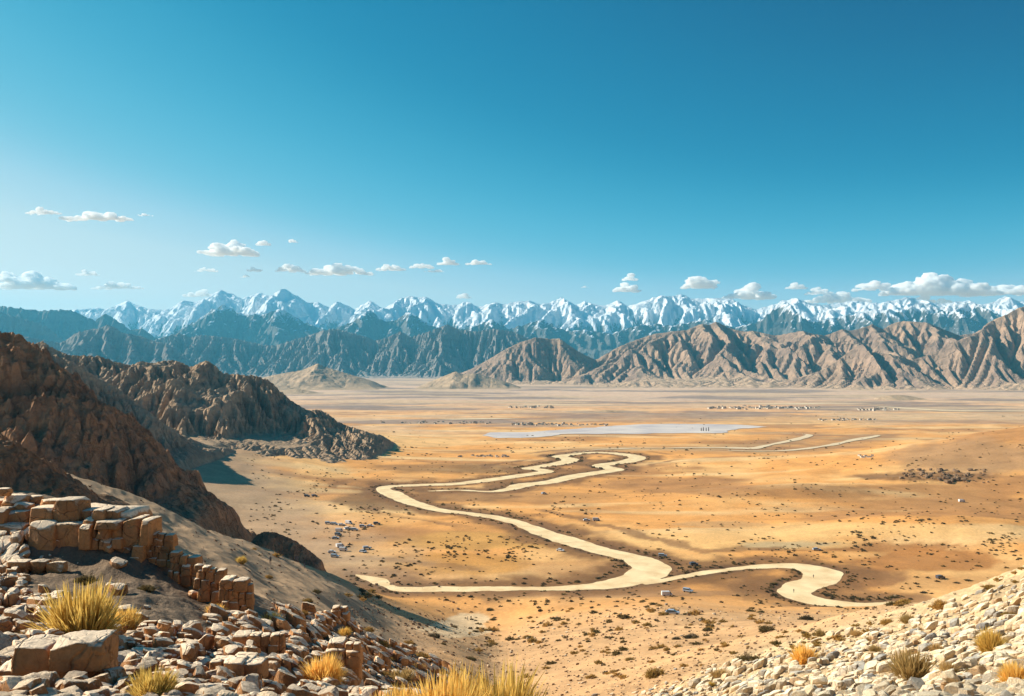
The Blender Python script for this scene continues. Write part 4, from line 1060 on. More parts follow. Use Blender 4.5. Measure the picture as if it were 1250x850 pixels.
PL = [
 (101, 788, 92, 'gold', 'largest golden grass tussock at left, growing above the fractured boulder', 1.15),
 (153, 771, 36, 'gold', 'smaller golden tussock touching the large left one on its right', 1.1),
 (186, 858, 58, 'gold', 'golden tussock cut by the bottom edge, right of the fractured boulder', 1.0),
 (396, 838, 52, 'gold', 'dull golden tussock fanning out left of the orange block columns', 1.0),
 (331, 768, 28, 'gold', 'small golden tussock above the flat topped outcrop', 1.0),
 (262, 752, 22, 'gold', 'small tussock in the shaded gravel below the block piles', .9),
 (104, 712, 30, 'olive', 'dark shaded bush on the gravel under the jointed ledge', .8),
 (178, 721, 26, 'olive', 'low dark bush at the right foot of the jointed ledge', .7),
 (300, 776, 13, 'gold', 'tiny yellow tussock by the flat topped outcrop', .9),
 (295, 688, 14, 'gold', 'small yellow tuft on the skyline right of the block piles', .9),
 (328, 706, 12, 'ochre', 'small ochre bush on the skyline of the stony ridge', .8),
 (375, 735, 15, 'ochre', 'rounded ochre bush on the upper edge of the stony ridge', .8),
 (386, 724, 13, 'olive', 'dark round bush just beyond the stony ridge on grey sand', .8),
 (370, 750, 14, 'ochre', 'yellow brown bush below the dark skyline outcrop', .8),
 (449, 771, 17, 'ochre', 'round ochre bush where the stony ridge ends on the skyline', .9),
 (466, 790, 20, 'ochre', 'brown round bush below the skyline near the ridge end', .9),
 (421, 776, 17, 'gold', 'yellow tuft between blocks above the orange columns', .8),
 (419, 760, 14, 'straw', 'straw coloured tuft beside the small dark outcrop', .8),
 (498, 786, 16, 'ochre', 'yellow ochre bush on the lower stony ridge, upper of two', .6),
 (514, 803, 24, 'ochre', 'wide yellow ochre bush on the lower stony ridge', .6),
 (508, 815, 24, 'ochre', 'orange brown bush just under the wide ochre one', .4),
 (474, 806, 14, 'ochre', 'small bush on bare ground left of the wide ochre bush', .6),
 (468, 824, 16, 'ochre', 'low ochre bush above the bottom straw grass', .6),
 (490, 832, 36, 'straw', 'pale straw grass clump behind the big bottom tussocks', .6),
 (530, 778, 19, 'dark', 'dark bush at the near rim of the pale sand flat', .6),
 (554, 766, 11, 'olive', 'small bush standing inside the pale sand flat', .6),
 (541, 787, 9, 'olive', 'little bush on sand below the pale sand flat', .7),
 (575, 806, 14, 'olive', 'olive bush on sand just above the big bottom grass', .7),
 (598, 745, 10, 'olive', 'olive bush right of the pale sand flat, upper one', .7),
 (602, 757, 9, 'olive', 'olive bush right of the pale sand flat, lower one', .6),
 (800, 826, 28, 'ochre', 'round golden brown bush on sand at bottom centre', .9),
 (937, 771, 25, 'olive', 'round bush on stems on the sandy slope right of centre', .8),
 (985, 757, 18, 'dark', 'dark oval bush on the skyline near the second river', .8),
 (845, 779, 22, 'dark', 'long dark low bush on sand above the bottom centre', .5),
 (826, 781, 14, 'dark', 'small dark bush touching the long dark low one', .6),
 (749, 821, 12, 'ochre', 'small brown bush left of the round golden brown bush', .7),
 (769, 806, 13, 'ochre', 'low ochre bush above and left of the round brown bush', .6),
 (828, 790, 12, 'ochre', 'small ochre bush under the long dark bush', .5),
 (913, 806, 30, 'olive', 'wide low olive bush at the upper edge of the pale scree', .5),
 (981, 810, 34, 'gold', 'golden tussock low on the pale scree, left part', .9),
 (1150, 743, 29, 'ochre', 'rounded brown bush on the skyline of the pale scree', .85),
 (1083, 762, 18, 'ochre', 'ragged bush left of the rounded skyline bush', 1.0),
 (1108, 761, 20, 'straw', 'spiky straw tussock between the ragged and the rounded bush', .8),
 (1001, 777, 14, 'straw', 'thin straw tussock on sand near the scree edge', .9),
 (1024, 778, 11, 'ochre', 'small ochre tuft right of the thin straw tussock', .8),
 (1112, 829, 56, 'straw', 'large grey brown fan shaped bush on the pale scree', .9),
 (1210, 797, 38, 'gold', 'bright golden tussock on the scree near the right edge', 1.05),
 (1200, 823, 38, 'olive', 'dense olive cushion bush below the bright golden tussock', .65),
 (1157, 823, 24, 'straw', 'dry twiggy tuft between the fan shaped and the cushion bush', .9),
 (1240, 838, 44, 'gold', 'golden brown tussock cut by the right edge of the view', .9),
 (1232, 752, 20, 'ochre', 'small bush high on the scree at the right edge', .7),
 (1209, 717, 16, 'ochre', 'low bush on the scree skyline near the right edge', .5),
 (1182, 709, 10, 'olive', 'tiny bush on the scree skyline', .5),
 (1168, 712, 8, 'dark', 'tiny dark bush lower on the scree skyline', .5),
 (1128, 724, 9, 'dark', 'tiny dark bush where scree skyline meets the river', .6),
 (1092, 729, 12, 'olive', 'flat olive bush by the end of the second river', .4),
 (1143, 797, 20, 'straw', 'faded tuft above the fan shaped bush', .8),
 (1170, 770, 22, 'ochre', 'low orange bush in the middle of the scree', .45),
 (1122, 770, 20, 'ochre', 'low ochre bush under the spiky straw tussock', .45),
 (1062, 783, 22, 'ochre', 'orange brown low bush at the upper scree edge', .5),
 (1046, 776, 18, 'straw', 'straw coloured low clump at the upper scree edge', .5),
 (1068, 795, 16, 'straw', 'straw tuft in the left middle of the scree', .6),
 (880, 828, 30, 'straw', 'low straw clump at the lower scree edge', .45),
 (868, 838, 10, 'gold', 'tiny golden tuft among the lowest scree stones', .8),
]
for i, (px, py, w, kind, lab, hf) in enumerate(PL):
    place_plant(px, py, w, kind, lab, hf, None, i)
BG = [(590, 90, 6.0, 'gold', 'golden tussock in front of the tallest bottom centre one'), (640, 100, 6.2, 'gold', 'golden tussock between the tallest and the right end ones'), (520, 100, 6.1, 'gold', 'low golden tussock just left of the leftmost tall one'), (548, 120, 6.2, 'gold', 'tall golden tussock at the bottom centre, leftmost large one'), (612, 132, 6.6, 'gold', 'tallest golden tussock at the bottom centre'), (668, 112, 6.6, 'gold', 'golden tussock at the right end of the bottom centre row'),
      (478, 90, 6.0, 'gold', 'low golden tussock at the bottom edge left of the tall ones'), (585, 110, 7.4, 'ochre', 'olive brown bush between the tall bottom centre tussocks'), (642, 90, 7.8, 'ochre', 'olive brown bush behind the right bottom tussocks'), (700, 70, 7.0, 'gold', 'small golden tussock right of the bottom centre row')]
for i, (px, w, Y, kind, lab) in enumerate(BG):
    place_plant(px, 0, w, kind, lab, {590: .85, 640: 1.1, 520: .8, 548: 1.0, 612: 1.05, 668: 1.15, 478: .8, 585: 1.5, 642: 1.5, 700: 1.1}[px], None, i, None, Y)

# countless small shrubs of the plain: 300 largest as individuals, the rest as one cover
def low_shrub(seed, n, leaf):
    r = np.random.default_rng(seed)
    d = r.normal(size=(n, 3)); d[:, 2] = np.abs(d[:, 2]); d /= np.linalg.norm(d, axis=1, keepdims=True)
    c = d * r.uniform(.45, 1, (n, 1)) * np.array([1, 1, .8])
    dv = d + r.normal(0, .4, (n, 3)); sd = np.cross(dv, r.normal(size=(n, 3))); sd /= np.linalg.norm(sd, axis=1, keepdims=True)
    dv /= np.linalg.norm(dv, axis=1, keepdims=True)
    V = np.stack([c - dv * leaf, c + sd * leaf * .6, c + dv * leaf, c - sd * leaf * .6], 1).reshape(-1, 3)
    return V, np.arange(n * 4).reshape(-1, 4), np.repeat(r.random(n), 4)
LS = [low_shrub(i, 46, .34) for i in range(5)]
def clustered(n, pxr, pyr, cl):
    """sample pixels with clumping"""
    px = rng.uniform(*pxr, n * 3); py = rng.uniform(*pyr, n * 3)
    w = fbm(px / 60 + 5, py / 22, 4)
    k = rng.random(len(px)) < np.clip(.35 + cl * w, .02, 1)
    return px[k][:n], py[k][:n]
PX = []; PY = []; KD = []
def add(px, py, kd):
    PX.append(px); PY.append(py); KD.append(np.full(len(px), kd))
for n, a, b, kd in ((900, (300, 1250), (545, 640), 0), (520, (420, 1250), (620, 735), 0), (330, (560, 1080), (725, 800), 1), (120, (600, 1000), (735, 830), 1), (260, (360, 1250), (505, 550), 0), (170, (480, 660), (655, 700), 0), (160, (300, 470), (560, 680), 0), (180, (870, 1250), (650, 690), 1)):
    add(*clustered(n, a, b, 1.6), kd)
# lines of shrubs along the river banks
for L, n in ((riv_lines[0], 620), (riv_lines[1], 240)):
    i = rng.integers(0, len(L) - 1, n); t = rng.random(n)[:, None]
    q = L[i] * (1 - t) + L[i + 1] * t; dv = L[i + 1, :2] - L[i, :2]; dv /= np.linalg.norm(dv, axis=1, keepdims=True) + 1e-9
    off = (q[:, 2] / 2 + 1.5 + np.abs(rng.normal(0, 2.5, n))) * rng.choice([-1, 1], n)
    x = q[:, 0] - dv[:, 1] * off; y = q[:, 1] + dv[:, 0] * off
    add(625 + F * x / y, HZ + CH * F / y, 0)
PX = np.concatenate(PX); PY = np.concatenate(PY); KD = np.concatenate(KD)
P3 = hit(PX, PY)
rv = bilin(riv_w.T, (PX - ra[0]) / 1.3, (np.log(P3[:, 1]) - rb[0]) / .0036)
ok = ((rv > 1.0) | (P3[:, 1] < 350) | (P3[:, 1] > 1240)) & (P3[:, 1] > 40) & (P3[:, 1] < 2400)
PX, PY, KD, P3 = PX[ok], PY[ok], KD[ok], P3[ok]
SZ = np.where(P3[:, 1] > 330, 0.55 + 1.0 * rng.random(len(PX)) ** 2.5, P3[:, 1] * (0.0016 + 0.0075 * rng.random(len(PX)) ** 2.0))
SZ *= np.where(P3[:, 1] > 900, 1.5, 1)
order = np.argsort(-SZ / P3[:, 1]); ind, rest = order[:296], order[296:]
mats3 = ['olive', 'ochre', 'dark']
SM = {k: [shrub_mesh(60 + i, 420, M[k], leaf=.13, name='shrub') for i in range(3)] for k in mats3}
sh_ = []
for i in ind:
    nearp = P3[i, 1] < 345
    k = ['olive', 'ochre', 'ochre'][int(rng.integers(0, 3))] if nearp else ['dark', 'olive', 'dark'][int(rng.integers(0, 3))]
    o = link('desert_shrub', SM[k][int(rng.integers(0, 3))])
    o.location = P3[i]; o.scale = (SZ[i], SZ[i] * rng.uniform(.8, 1.1), SZ[i] * rng.uniform(.6, .95)); o.rotation_euler = (0, 0, rng.uniform(0, 6.28))
    sh_.append(o)
nr_ = P3[ind, 1] < 345; ap_ = SZ[ind] / P3[ind, 1]
for m_, lm_, kd_, gp_ in ((nr_, LM_NEAR, 'dry shrub', 'dry shrubs'), (~nr_, LM_FAR, 'dark shrub', 'dark shrubs')):
    w_ = np.nonzero(m_)[0]
    near_labels([sh_[q] for q in w_], np.stack([PX[ind][w_], PY[ind][w_]], 1), ap_[w_], lm_, kd_, 'shrub', gp_)
for k, sel, lab in (('dark', rest[::2], 'tiny dark shrubs dotted thinly all over the desert plain'), ('olive', rest[1::2], 'tiny olive shrubs dotted thinly all over the desert plain')):
    z0 = np.zeros(len(sel))
    sc = np.stack([np.ones(len(sel)), rng.uniform(.7, 1.2, len(sel)), rng.uniform(.6, 1, len(sel))], 1)
    o = merged('shrub_cover', LS, P3[sel], SZ[sel], rng.uniform(0, 6.28, len(sel)), z0, z0, M[k], False, None, 0.05, sc)
    tag(o, lab, 'shrubs', None, 'stuff')

# ================================================================== CARS, HOUSES, PEOPLE
M['white_paint'] = flat_mat('white_paint', (0.72, 0.72, 0.72), (0.66, 0.66, 0.68), 1, 0.3, .5)
M['silver_paint'] = flat_mat('silver_paint', (0.38, 0.44, 0.52), (0.34, 0.40, 0.48), 1, 0.3, .5)
M['dark_paint'] = flat_mat('dark_paint', (0.06, 0.07, 0.10), (0.08, 0.08, 0.10), 1, 0.3, .5)
M['glass'] = flat_mat('tinted_glass', (0.02, 0.03, 0.04), (0.03, 0.04, 0.05), 1, 0.1, .6)
M['tyre'] = flat_mat('black_rubber', (0.02, 0.02, 0.02), (0.03, 0.03, 0.03), 5)
M['mud'] = flat_mat('pale_plaster', (0.62, 0.56, 0.48), (0.52, 0.46, 0.38), .4)
M['roofm'] = flat_mat('dark_roof', (0.30, 0.24, 0.20), (0.20, 0.15, 0.12), .6)
M['wood'] = flat_mat('weathered_wood', (0.09, 0.07, 0.055), (0.14, 0.11, 0.09), 3)
def extrude(bm, prof, w):
    a = [bm.verts.new((x, -w / 2, z)) for x, z in prof]; b = [bm.verts.new((x, w / 2, z)) for x, z in prof]
    n = len(prof)
    bm.faces.new(a); bm.faces.new(b[::-1])
    for i in range(n): bm.faces.new((a[i], b[i], b[(i + 1) % n], a[(i + 1) % n]))
def bm_mesh(name, fn, mat, bevel=0.0):
    bm = bmesh.new(); fn(bm)
    bmesh.ops.recalc_face_normals(bm, faces=bm.faces)
    if bevel: bmesh.ops.bevel(bm, geom=bm.edges[:], offset=bevel, segments=2, affect='EDGES')
    me = bpy.data.meshes.new(name); bm.to_mesh(me); bm.free(); me.materials.append(mat); return me
PROFS = {
 'car': ([(-2.2, .35), (2.2, .35), (2.25, .8), (1.2, .95), (-2.1, 1.0), (-2.25, .7)], [(1.15, .93), (.5, 1.42), (-1.3, 1.45), (-1.95, .97)]),
 'van': ([(-2.5, .4), (2.5, .4), (2.55, 1.0), (2.1, 1.15), (1.6, 1.15), (1.2, 2.2), (-2.5, 2.25)], [(2.08, 1.17), (1.62, 2.0), (1.25, 2.0), (1.2, 1.2)]),
 'jeep': ([(-2.3, .5), (2.2, .5), (2.25, 1.05), (1.0, 1.15), (.6, 1.8), (-2.3, 1.85)], [(.98, 1.17), (.62, 1.7), (-2.0, 1.72), (-2.0, 1.17)]),
}
def make_vehicle(kind, paint):
    body, glass = PROFS[kind]
    root = empty({'car': 'parked_car', 'van': 'parked_van', 'jeep': 'parked_jeep'}[kind], (0, 0, 0))
    link('body', bm_mesh('body', lambda b: extrude(b, body, 1.85), M[paint], .05), root)
    link('windows', bm_mesh('windows', lambda b: extrude(b, glass, 1.72 if kind == 'car' else 1.88), M['glass'], .02), root)
    if kind == 'car':
        link('roof', bm_mesh('roof', lambda b: extrude(b, [(.45, 1.42), (.4, 1.49), (-1.25, 1.51), (-1.3, 1.44)], 1.7), M[paint]), root)
    def wheel(b): bmesh.ops.create_cone(b, cap_ends=True, segments=14, radius1=.36, radius2=.36, depth=.24, matrix=Matrix.Rotation(R(90), 4, 'X'))
    wm = bm_mesh('wheel', wheel, M['tyre'], .03)
    for sx in (-1.45, 1.45):
        for sy in (-.84, .84):
            w = link('wheel', wm, root); w.location = (sx, sy, .36)
    return root
PV = {('van', 'white_paint'): None, ('car', 'silver_paint'): None, ('jeep', 'dark_paint'): None, ('car', 'white_paint'): None, ('jeep', 'silver_paint'): None}
CARS = [
 (401, 640, 'jeep', 'silver_paint', 'silver jeep at the upper left end of the camp on the pale track'), (408.5, 641, 'jeep', 'silver_paint', 'second silver jeep from the upper left end of the camp'), (417, 641.6, 'car', 'white_paint', 'white car in the top row of the camp, third from left'),
 (425.5, 639.6, 'van', 'white_paint', 'white van at the back of the camp'), (414, 649, 'van', 'white_paint', 'upright white van in the middle of the camp'), (424, 646, 'car', 'white_paint', 'white car right of the middle van in the camp'),
 (433, 648, 'jeep', 'silver_paint', 'silver jeep right of centre in the camp'), (443, 644, 'jeep', 'silver_paint', 'silver jeep in the right arm of the camp'), (452, 643, 'car', 'white_paint', 'white car in the right arm of the camp'),
 (460, 640.5, 'jeep', 'dark_paint', 'dark jeep at the right tip of the camp'), (413, 654, 'jeep', 'dark_paint', 'dark jeep just below the middle van'), (409.5, 658, 'car', 'silver_paint', 'silver car under the dark jeep in the camp'),
 (415, 668, 'van', 'white_paint', 'white van heading the lower cluster of the camp'), (419, 672.6, 'van', 'white_paint', 'white van in the middle of the lower cluster'), (405, 675, 'car', 'white_paint', 'white car at the left of the lower cluster'),
 (409, 680.6, 'jeep', 'silver_paint', 'silver jeep at the bottom of the lower cluster'), (448, 670.6, 'jeep', 'silver_paint', 'silver jeep alone on orange sand right of the lower cluster'), (443, 674.4, 'car', 'silver_paint', 'silver car just below the lone silver jeep'),
 (375, 606.6, 'jeep', 'dark_paint', 'dark jeep on yellow sand far left, left one of two'), (384, 606.4, 'jeep', 'dark_paint', 'dark jeep on yellow sand far left, right one of two'),
 (728, 636, 'van', 'silver_paint2', 'large silver van alone on the plain right of the river'), (716, 636, 'car', 'white_paint', 'white car just left of the large silver van'), (809, 680, 'jeep', 'silver_paint', 'silver blue jeep beside the outer bend of the river'),
 (847, 690.5, 'jeep', 'dark_paint', 'dark jeep above the thin second channel'), (840, 723, 'jeep', 'silver_paint', 'silver jeep on brown sand below the second channel'), (814, 727.6, 'van', 'white_paint', 'white van on brown sand below the river bend'),
 (664, 603.5, 'jeep', 'silver_paint', 'silver jeep below the upper river loops'), (997, 672, 'car', 'silver_paint', 'silver car among shrubs on the right of the plain'), (1174, 613, 'van', 'white_paint', 'white van far right among small shrubs'),
 (821, 750, 'car', 'silver_paint', 'silver car alone on the near sand at bottom centre'), (1148, 706.6, 'jeep', 'dark_paint', 'dark jeep on the orange dune above the scree'), (684, 673, 'car', 'white_paint', 'white car inside the river bend'),
]
PV[('van', 'silver_paint2')] = None; M['silver_paint2'] = M['silver_paint']
for i, (px, py, k, pt, lab) in enumerate(CARS):
    proto = PV[(k, pt)]
    if proto is None: o = PV[(k, pt)] = make_vehicle(k, pt)
    else: o = dup(proto)
    p = hit([px], [py])[0]
    o.location = (p[0], p[1], p[2] + .02); o.rotation_euler = (0, 0, R([8, -12, 20, -30, 5, 40, 0][i % 7]))
    o.scale = (0.98,) * 3 if k != 'van' else (0.92,) * 3
    tag(o, lab, {'car': 'car', 'van': 'van', 'jeep': 'jeep'}[k], 'vehicles parked on the plain')
    tx, ty = slope_at(p[0], p[1], 2.0)

def house(w, d, h, roofh):
    bm = bmesh.new()
    bmesh.ops.create_cube(bm, size=1, matrix=Matrix.Translation((0, 0, h / 2)) @ Matrix.Diagonal((w, d, h, 1)))
    me = bpy.data.meshes.new('wall'); bm.to_mesh(me); bm.free(); me.materials.append(M['mud'])
    e = .35
    rf = bm_mesh('roof', lambda b: [extrude(b, [(-w / 2 - e, h + .01), (w / 2 + e, h + .01), (0 if roofh > .5 else w / 2 + e, h + max(roofh, .3)), (-.01 if roofh > .5 else -w / 2 - e, h + max(roofh, .3))], d + 2 * e)], M['roofm'])
    return me, rf
HS = [house(9, 7, 3.6, 2.2), house(7, 7, 4.2, .3), house(14, 8, 4, 2.4), house(8, 6, 6.5, .3)]
def make_house(k):
    r_ = empty('house', (0, 0, 0)); link('wall', HS[k][0], r_); link('roof', HS[k][1], r_); return r_
HP = [make_house(k) for k in range(4)]; used = [False] * 4
VILL = [(26, 620, 675, 497.3, 'small flat pale house in the far left village on the plain', 'houses of the far village left of centre'),
        (80, 866, 1000, 498.5, 'tiny pale house in the long row village on the far right plain', 'houses of the long far village'),
        (28, 1048, 1098, 500.5, 'tiny dark roofed house in the village far right', 'houses of the far right village'),
        (60, 625, 745, 518.6, 'pale low hut strung along the far edge of the salt flat', 'huts along the salt flat'),
        (26, 460, 600, 516.6, 'tiny white hut on the dark band of the left far plain', 'huts on the dark far band'),
        (24, 560, 625, 557.5, 'pale hut in the cluster left of the upper river loops', 'huts left of the river loops'),
        (34, 996, 1070, 512.5, 'tiny hut in the thin row above the far right streams', 'huts above the far right streams'),
        (8, 1040, 1070, 558.2, 'white hut on the small pale patch far right', 'huts on the small pale patch')]
ORDN = ['leftmost', 'second', 'third', 'fourth', 'fifth', 'sixth', 'seventh', 'eighth', 'ninth', 'tenth', 'eleventh', 'twelfth']
for n, a, b, y0, lab, grp in VILL:
    row_ = []
    for i in range(n):
        px = random.uniform(a, b); p = hit([px], [y0 + random.gauss(0, .7)])[0]
        k = random.randrange(4)
        o = HP[k] if not used[k] else dup(HP[k]); used[k] = True
        o.location = p; o.location.z = p[2] - .1; o.rotation_euler = (0, 0, random.uniform(-.6, .6))
        s = random.uniform(.6, 1.15) * (0.33 if y0 > 550 else .5 if y0 > 510 else .75); o.scale = (s, s, s)
        tag(o, lab, 'house', grp); row_.append((px, o))
    if n <= 26:
        row_.sort(key=lambda t_: t_[0]); m_ = len(row_)
        for q, (_, o) in enumerate(row_):
            if q < 12: o['label'] = (ORDN[q] + (' from the left' if q else '') + ' of the ' + grp)
            elif m_ - 1 - q < 12: o['label'] = ('rightmost' if q == m_ - 1 else ORDN[m_ - 1 - q] + ' from the right') + ' of the ' + grp
post_me = bm_mesh('wooden_post', lambda b: [extrude(b, [(-.5, 0), (.5, 0), (.42, 5), (.1, 6.0), (-.38, 5)], .9)], M['wood'], .05)
for i, px in enumerate((856, 858.5, 862, 865)):
    p = hit([px], [526.6])[0]; o = link('wooden_post', post_me); o.location = p; o.scale = (1.3, 1.3, 1.0 + .2 * (i % 2))
    tag(o, ['leftmost', 'second', 'third', 'rightmost'][i] + ' of the four dark posts standing on the salt flat', 'post', 'dark posts on the salt flat')

# people: one continuous skinned figure each
def person_mesh(stride):
    J = {'pelvis': (0, 0, .95), 'belly': (0, 0, 1.12), 'chest': (0, 0, 1.33), 'neck': (0, 0, 1.50), 'head': (0, -.02, 1.60), 'crown': (0, -.01, 1.72)}
    for s, n in ((1, 'l'), (-1, 'r')):
        J['hip' + n] = (s * .10, 0, .90); J['knee' + n] = (s * .11, -s * stride * .5, .50); J['ank' + n] = (s * .11, -s * stride, .08); J['toe' + n] = (s * .12, -s * stride - .16, .04)
        J['sho' + n] = (s * .19, 0, 1.42); J['elb' + n] = (s * .26, s * stride * .3, 1.14); J['wri' + n] = (s * .27, s * stride * .4 - .08, .90); J['hand' + n] = (s * .27, s * stride * .4 - .11, .80)
    Rr = dict(pelvis=.15, belly=.13, chest=.15, neck=.06, head=.095, crown=.075, hip=.10, knee=.06, ank=.045, toe=.04, sho=.07, elb=.045, wri=.032, hand=.036)
    E = [('pelvis', 'belly'), ('belly', 'chest'), ('chest', 'neck'), ('neck', 'head'), ('head', 'crown')]
    for n in 'lr': E += [('pelvis', 'hip' + n), ('hip' + n, 'knee' + n), ('knee' + n, 'ank' + n), ('ank' + n, 'toe' + n), ('chest', 'sho' + n), ('sho' + n, 'elb' + n), ('elb' + n, 'wri' + n), ('wri' + n, 'hand' + n)]
    ks = list(J); me = bpy.data.meshes.new('person'); me.from_pydata([J[k] for k in ks], [(ks.index(a), ks.index(b)) for a, b in E], [])
    o = bpy.data.objects.new('person', me); col.objects.link(o)
    sk = o.modifiers.new('skin', 'SKIN'); sb = o.modifiers.new('sub', 'SUBSURF'); sb.levels = 1; sb.render_levels = 1
    if not me.skin_vertices: me.skin_vertices.new()
    for i, k in enumerate(ks):
        r_ = Rr.get(k, Rr.get(k[:-1], .05)); me.skin_vertices[0].data[i].radius = (r_, r_ * (.75 if k in ('pelvis', 'belly', 'chest') else 1)); me.skin_vertices[0].data[i].use_root = (k == 'pelvis')
    dg = bpy.context.evaluated_depsgraph_get(); m2 = bpy.data.meshes.new_from_object(o.evaluated_get(dg))
    bpy.data.objects.remove(o)
    return m2
M['clothes'] = flat_mat('dark_clothes', (0.05, 0.05, 0.07), (0.08, 0.06, 0.06), 3)
PM = []
for st_ in (.05, .22):
    m_ = person_mesh(st_); m_.materials.clear(); m_.materials.append(M['clothes']); m_.name = 'person'
    m_.polygons.foreach_set('use_smooth', np.ones(len(m_.polygons), bool)); PM.append(m_)
PEOPLE = [(575, 757, 'person in dark clothes on the pale sand flat, right one of two'), (571, 758, 'person in dark clothes on the pale sand flat, left one of two'), (553, 748, 'person walking alone beyond the pale sand flat'),
          (361, 686, 'person in dark clothes on the crest of the grey slope'), (363, 686.5, 'second person beside another on the crest of the grey slope'), (330, 689, 'person walking down the grey slope, leftmost figure'), (372, 694, 'person alone on the grey slope below the pair'),
          (658, 657, 'person standing in the pale river, left one of two'), (660.5, 657, 'person standing in the pale river, right one of two'), (993, 707, 'person crossing the second river bend'), (969, 725, 'person at the edge of the second river')]
for i, (px, py, lab) in enumerate(PEOPLE):
    p = hit([px], [py])[0]; o = link('person', PM[i % 2]); o.location = (p[0], p[1], max(p[2], -.02) - .02 if 380 < p[1] < 1200 else p[2] - .02)
    o.rotation_euler = (0, 0, i * 1.3); o.scale = (1.05,) * 3
    tag(o, lab, 'person', 'people out on the plain')

# ================================================================== CLOUDS
cm = bpy.data.materials.new('cloud'); cm.use_nodes = True; cnt = cm.node_tree; cnt.nodes.clear()
cvs = cnt.nodes.new('ShaderNodeVolumeScatter'); cvs.inputs['Color'].default_value = (1, 1, 1, 1); cvs.inputs['Density'].default_value = 0.015; cvs.inputs['Anisotropy'].default_value = 0.0
cnt.links.new(cvs.outputs[0], cnt.nodes.new('ShaderNodeOutputMaterial').inputs['Volume'])
CY = 42000.0
def cloud(cx, cy_, w, h, label, seed):
    r = np.random.default_rng(seed); k = CY / F
    n = int(10 + w * 0.9); v0, f0 = CS[5]; sph = v0 / np.linalg.norm(v0, axis=1, keepdims=True)
    VV = []; FF = []; o = 0
    for i in range(n):
        u = r.uniform(-1, 1); env = (1 - abs(u) ** 1.6) * (0.55 + .45 * math.sin(u * 5 + seed) ** 2)
        rr = h * (0.16 + .28 * r.random()) * (0.45 + .6 * env)
        zz = -h * .5 + rr * .55 + r.random() ** 1.3 * max(h * env - rr, 0)
        yy = r.normal(0, h * .5)
        s = sph * rr * np.array([1.5, 1.2, .8])
        nn = hash3(sph * 2.2, seed + i * 3.1) * .35 + hash3(sph * 5, seed + i) * .2
        s = s * (1 + nn[:, None])
        s[:, 2] = np.maximum(s[:, 2], -rr * .45)
        VV.append((s + np.array([u * w / 2, yy, zz])) * k); FF.append(f0 + o); o += len(v0)
    o_ = link('cloud', mesh_np('cloud', np.concatenate(VV), np.concatenate(FF), cm, True))
    o_.location = ((cx - 625) * k, CY, CH - (cy_ - HZ) * k)
    tag(o_, label, 'cloud', 'small white clouds over the mountains')
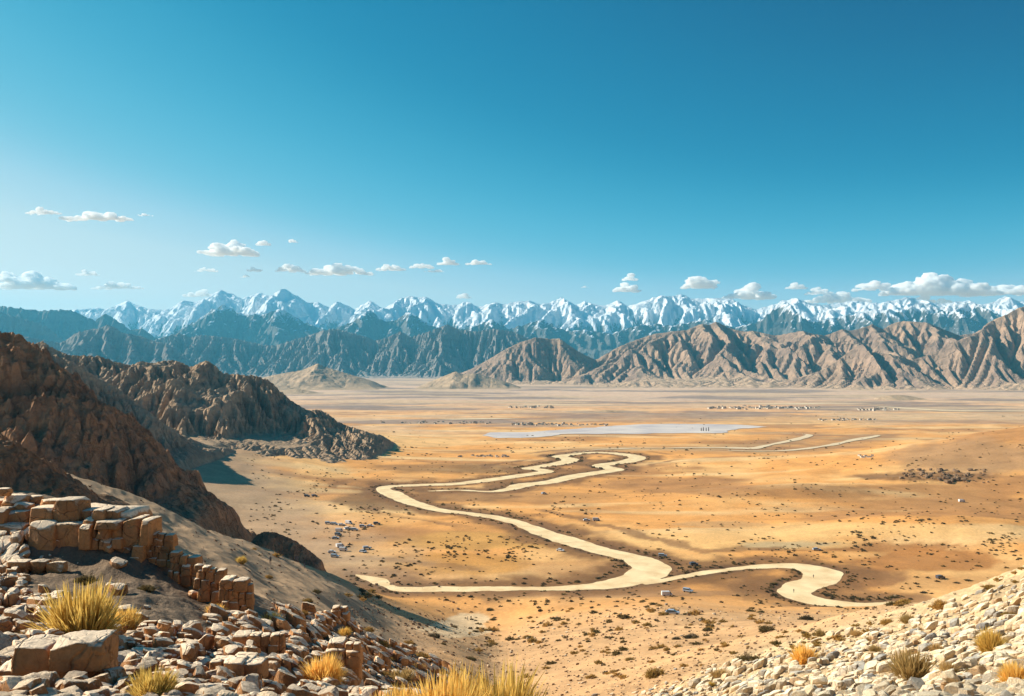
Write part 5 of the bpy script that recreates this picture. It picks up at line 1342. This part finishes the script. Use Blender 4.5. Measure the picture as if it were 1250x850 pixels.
CL = [(55, 258, 40, 8, 'thin small cloud at the upper left, highest row'), (120, 263, 85, 12, 'long flat white cloud at upper left'), (178, 262, 16, 4, 'faint scrap of cloud right of the long upper left cloud'),
 (40, 343, 86, 20, 'broad cloud at the left edge above the ridges'), (8, 335, 26, 10, 'cloud cut by the left edge of the view'), (107, 333, 26, 7, 'tiny cloud above the left blue ridges'), (142, 348, 62, 10, 'low flat cloud above the left blue ridges'),
 (280, 302, 62, 19, 'plump single cloud above the tallest left snow peaks'), (322, 296, 17, 8, 'tiny scrap right of the plump single cloud'), (357, 294, 12, 5, 'tiniest scrap high over the snow peaks at left'), (252, 329, 27, 6, 'small flat cloud under the plump single cloud'),
 (311, 328, 18, 7, 'small puff over the left snow peaks'), (300, 337, 12, 4, 'very small puff under another over the left snow peaks'), (355, 327, 33, 11, 'small cloud at the left start of the central row'), (415, 328, 80, 15, 'longest cloud of the central row'),
 (477, 326, 33, 9, 'cloud right of the longest one in the central row'), (515, 323, 28, 9, 'fourth cloud of the central row'), (530, 330, 24, 5, 'thin cloud just under the fourth of the central row'), (547, 319, 26, 9, 'fifth cloud of the central row, slightly higher'), (584, 320, 30, 7, 'rightmost cloud of the central row'),
 (566, 361, 18, 7, 'small cloud resting on the central snow peaks'), (768, 339, 18, 8, 'upper of two small clouds right of centre'), (764, 351, 32, 12, 'lower of two small clouds right of centre'), (714, 350, 8, 3, 'tiny wisp left of the two small clouds'),
 (853, 344, 40, 17, 'round cloud above the large snow massif'), (873, 343, 12, 7, 'little puff at the right side of the round cloud'), (915, 356, 58, 19, 'wide cloud right of the large snow massif'), (972, 349, 26, 8, 'small cloud between the wide one and the long bank'),
 (1000, 355, 32, 10, 'cloud at the left upper end of the low right bank'), (1022, 363, 76, 15, 'low cloud bank lying behind the right snow peaks'), (1066, 348, 40, 14, 'cloud at the left end of the large right cloud'), (1140, 347, 122, 28, 'largest cloud, over the right snow peaks'),
 (1196, 354, 50, 14, 'cloud joining the largest one to the right edge group'), (1235, 352, 60, 17, 'cloud at the right edge of the view'), (247, 358, 44, 9, 'faint low cloud behind the left snow peaks'), (1130, 366, 60, 10, 'low cloud touching the snow under the largest cloud')]
for i, c_ in enumerate(CL): cloud(*c_, 5 + i * 7)

# ================================================================== HAZE
hm = bpy.data.materials.new('haze'); hm.use_nodes = True
hn = hm.node_tree; hn.nodes.clear()
pv = hn.nodes.new('ShaderNodeVolumePrincipled'); ho = hn.nodes.new('ShaderNodeOutputMaterial')
pv.inputs['Color'].default_value = (0.13, 0.62, 0.95, 1)
pv.inputs['Density'].default_value = 3.7e-5
pv.inputs['Anisotropy'].default_value = 0.2
hn.links.new(pv.outputs[0], ho.inputs['Volume'])
x0, x1, y0, y1, z0, z1 = -24000, 24000, -300, 21500, -40, 1750
hv = np.array([(x0, y0, z0), (x1, y0, z0), (x1, y1, z0), (x0, y1, z0), (x0, y0, z1), (x1, y0, z1), (x1, y1, z1), (x0, y1, z1)], float)
hf_ = np.array([(0, 3, 2, 1), (4, 5, 6, 7), (0, 1, 5, 4), (1, 2, 6, 5), (2, 3, 7, 6), (3, 0, 4, 7)])
hz = link('haze', mesh_np('haze', hv, hf_, hm, False)); hz['kind'] = 'stuff'
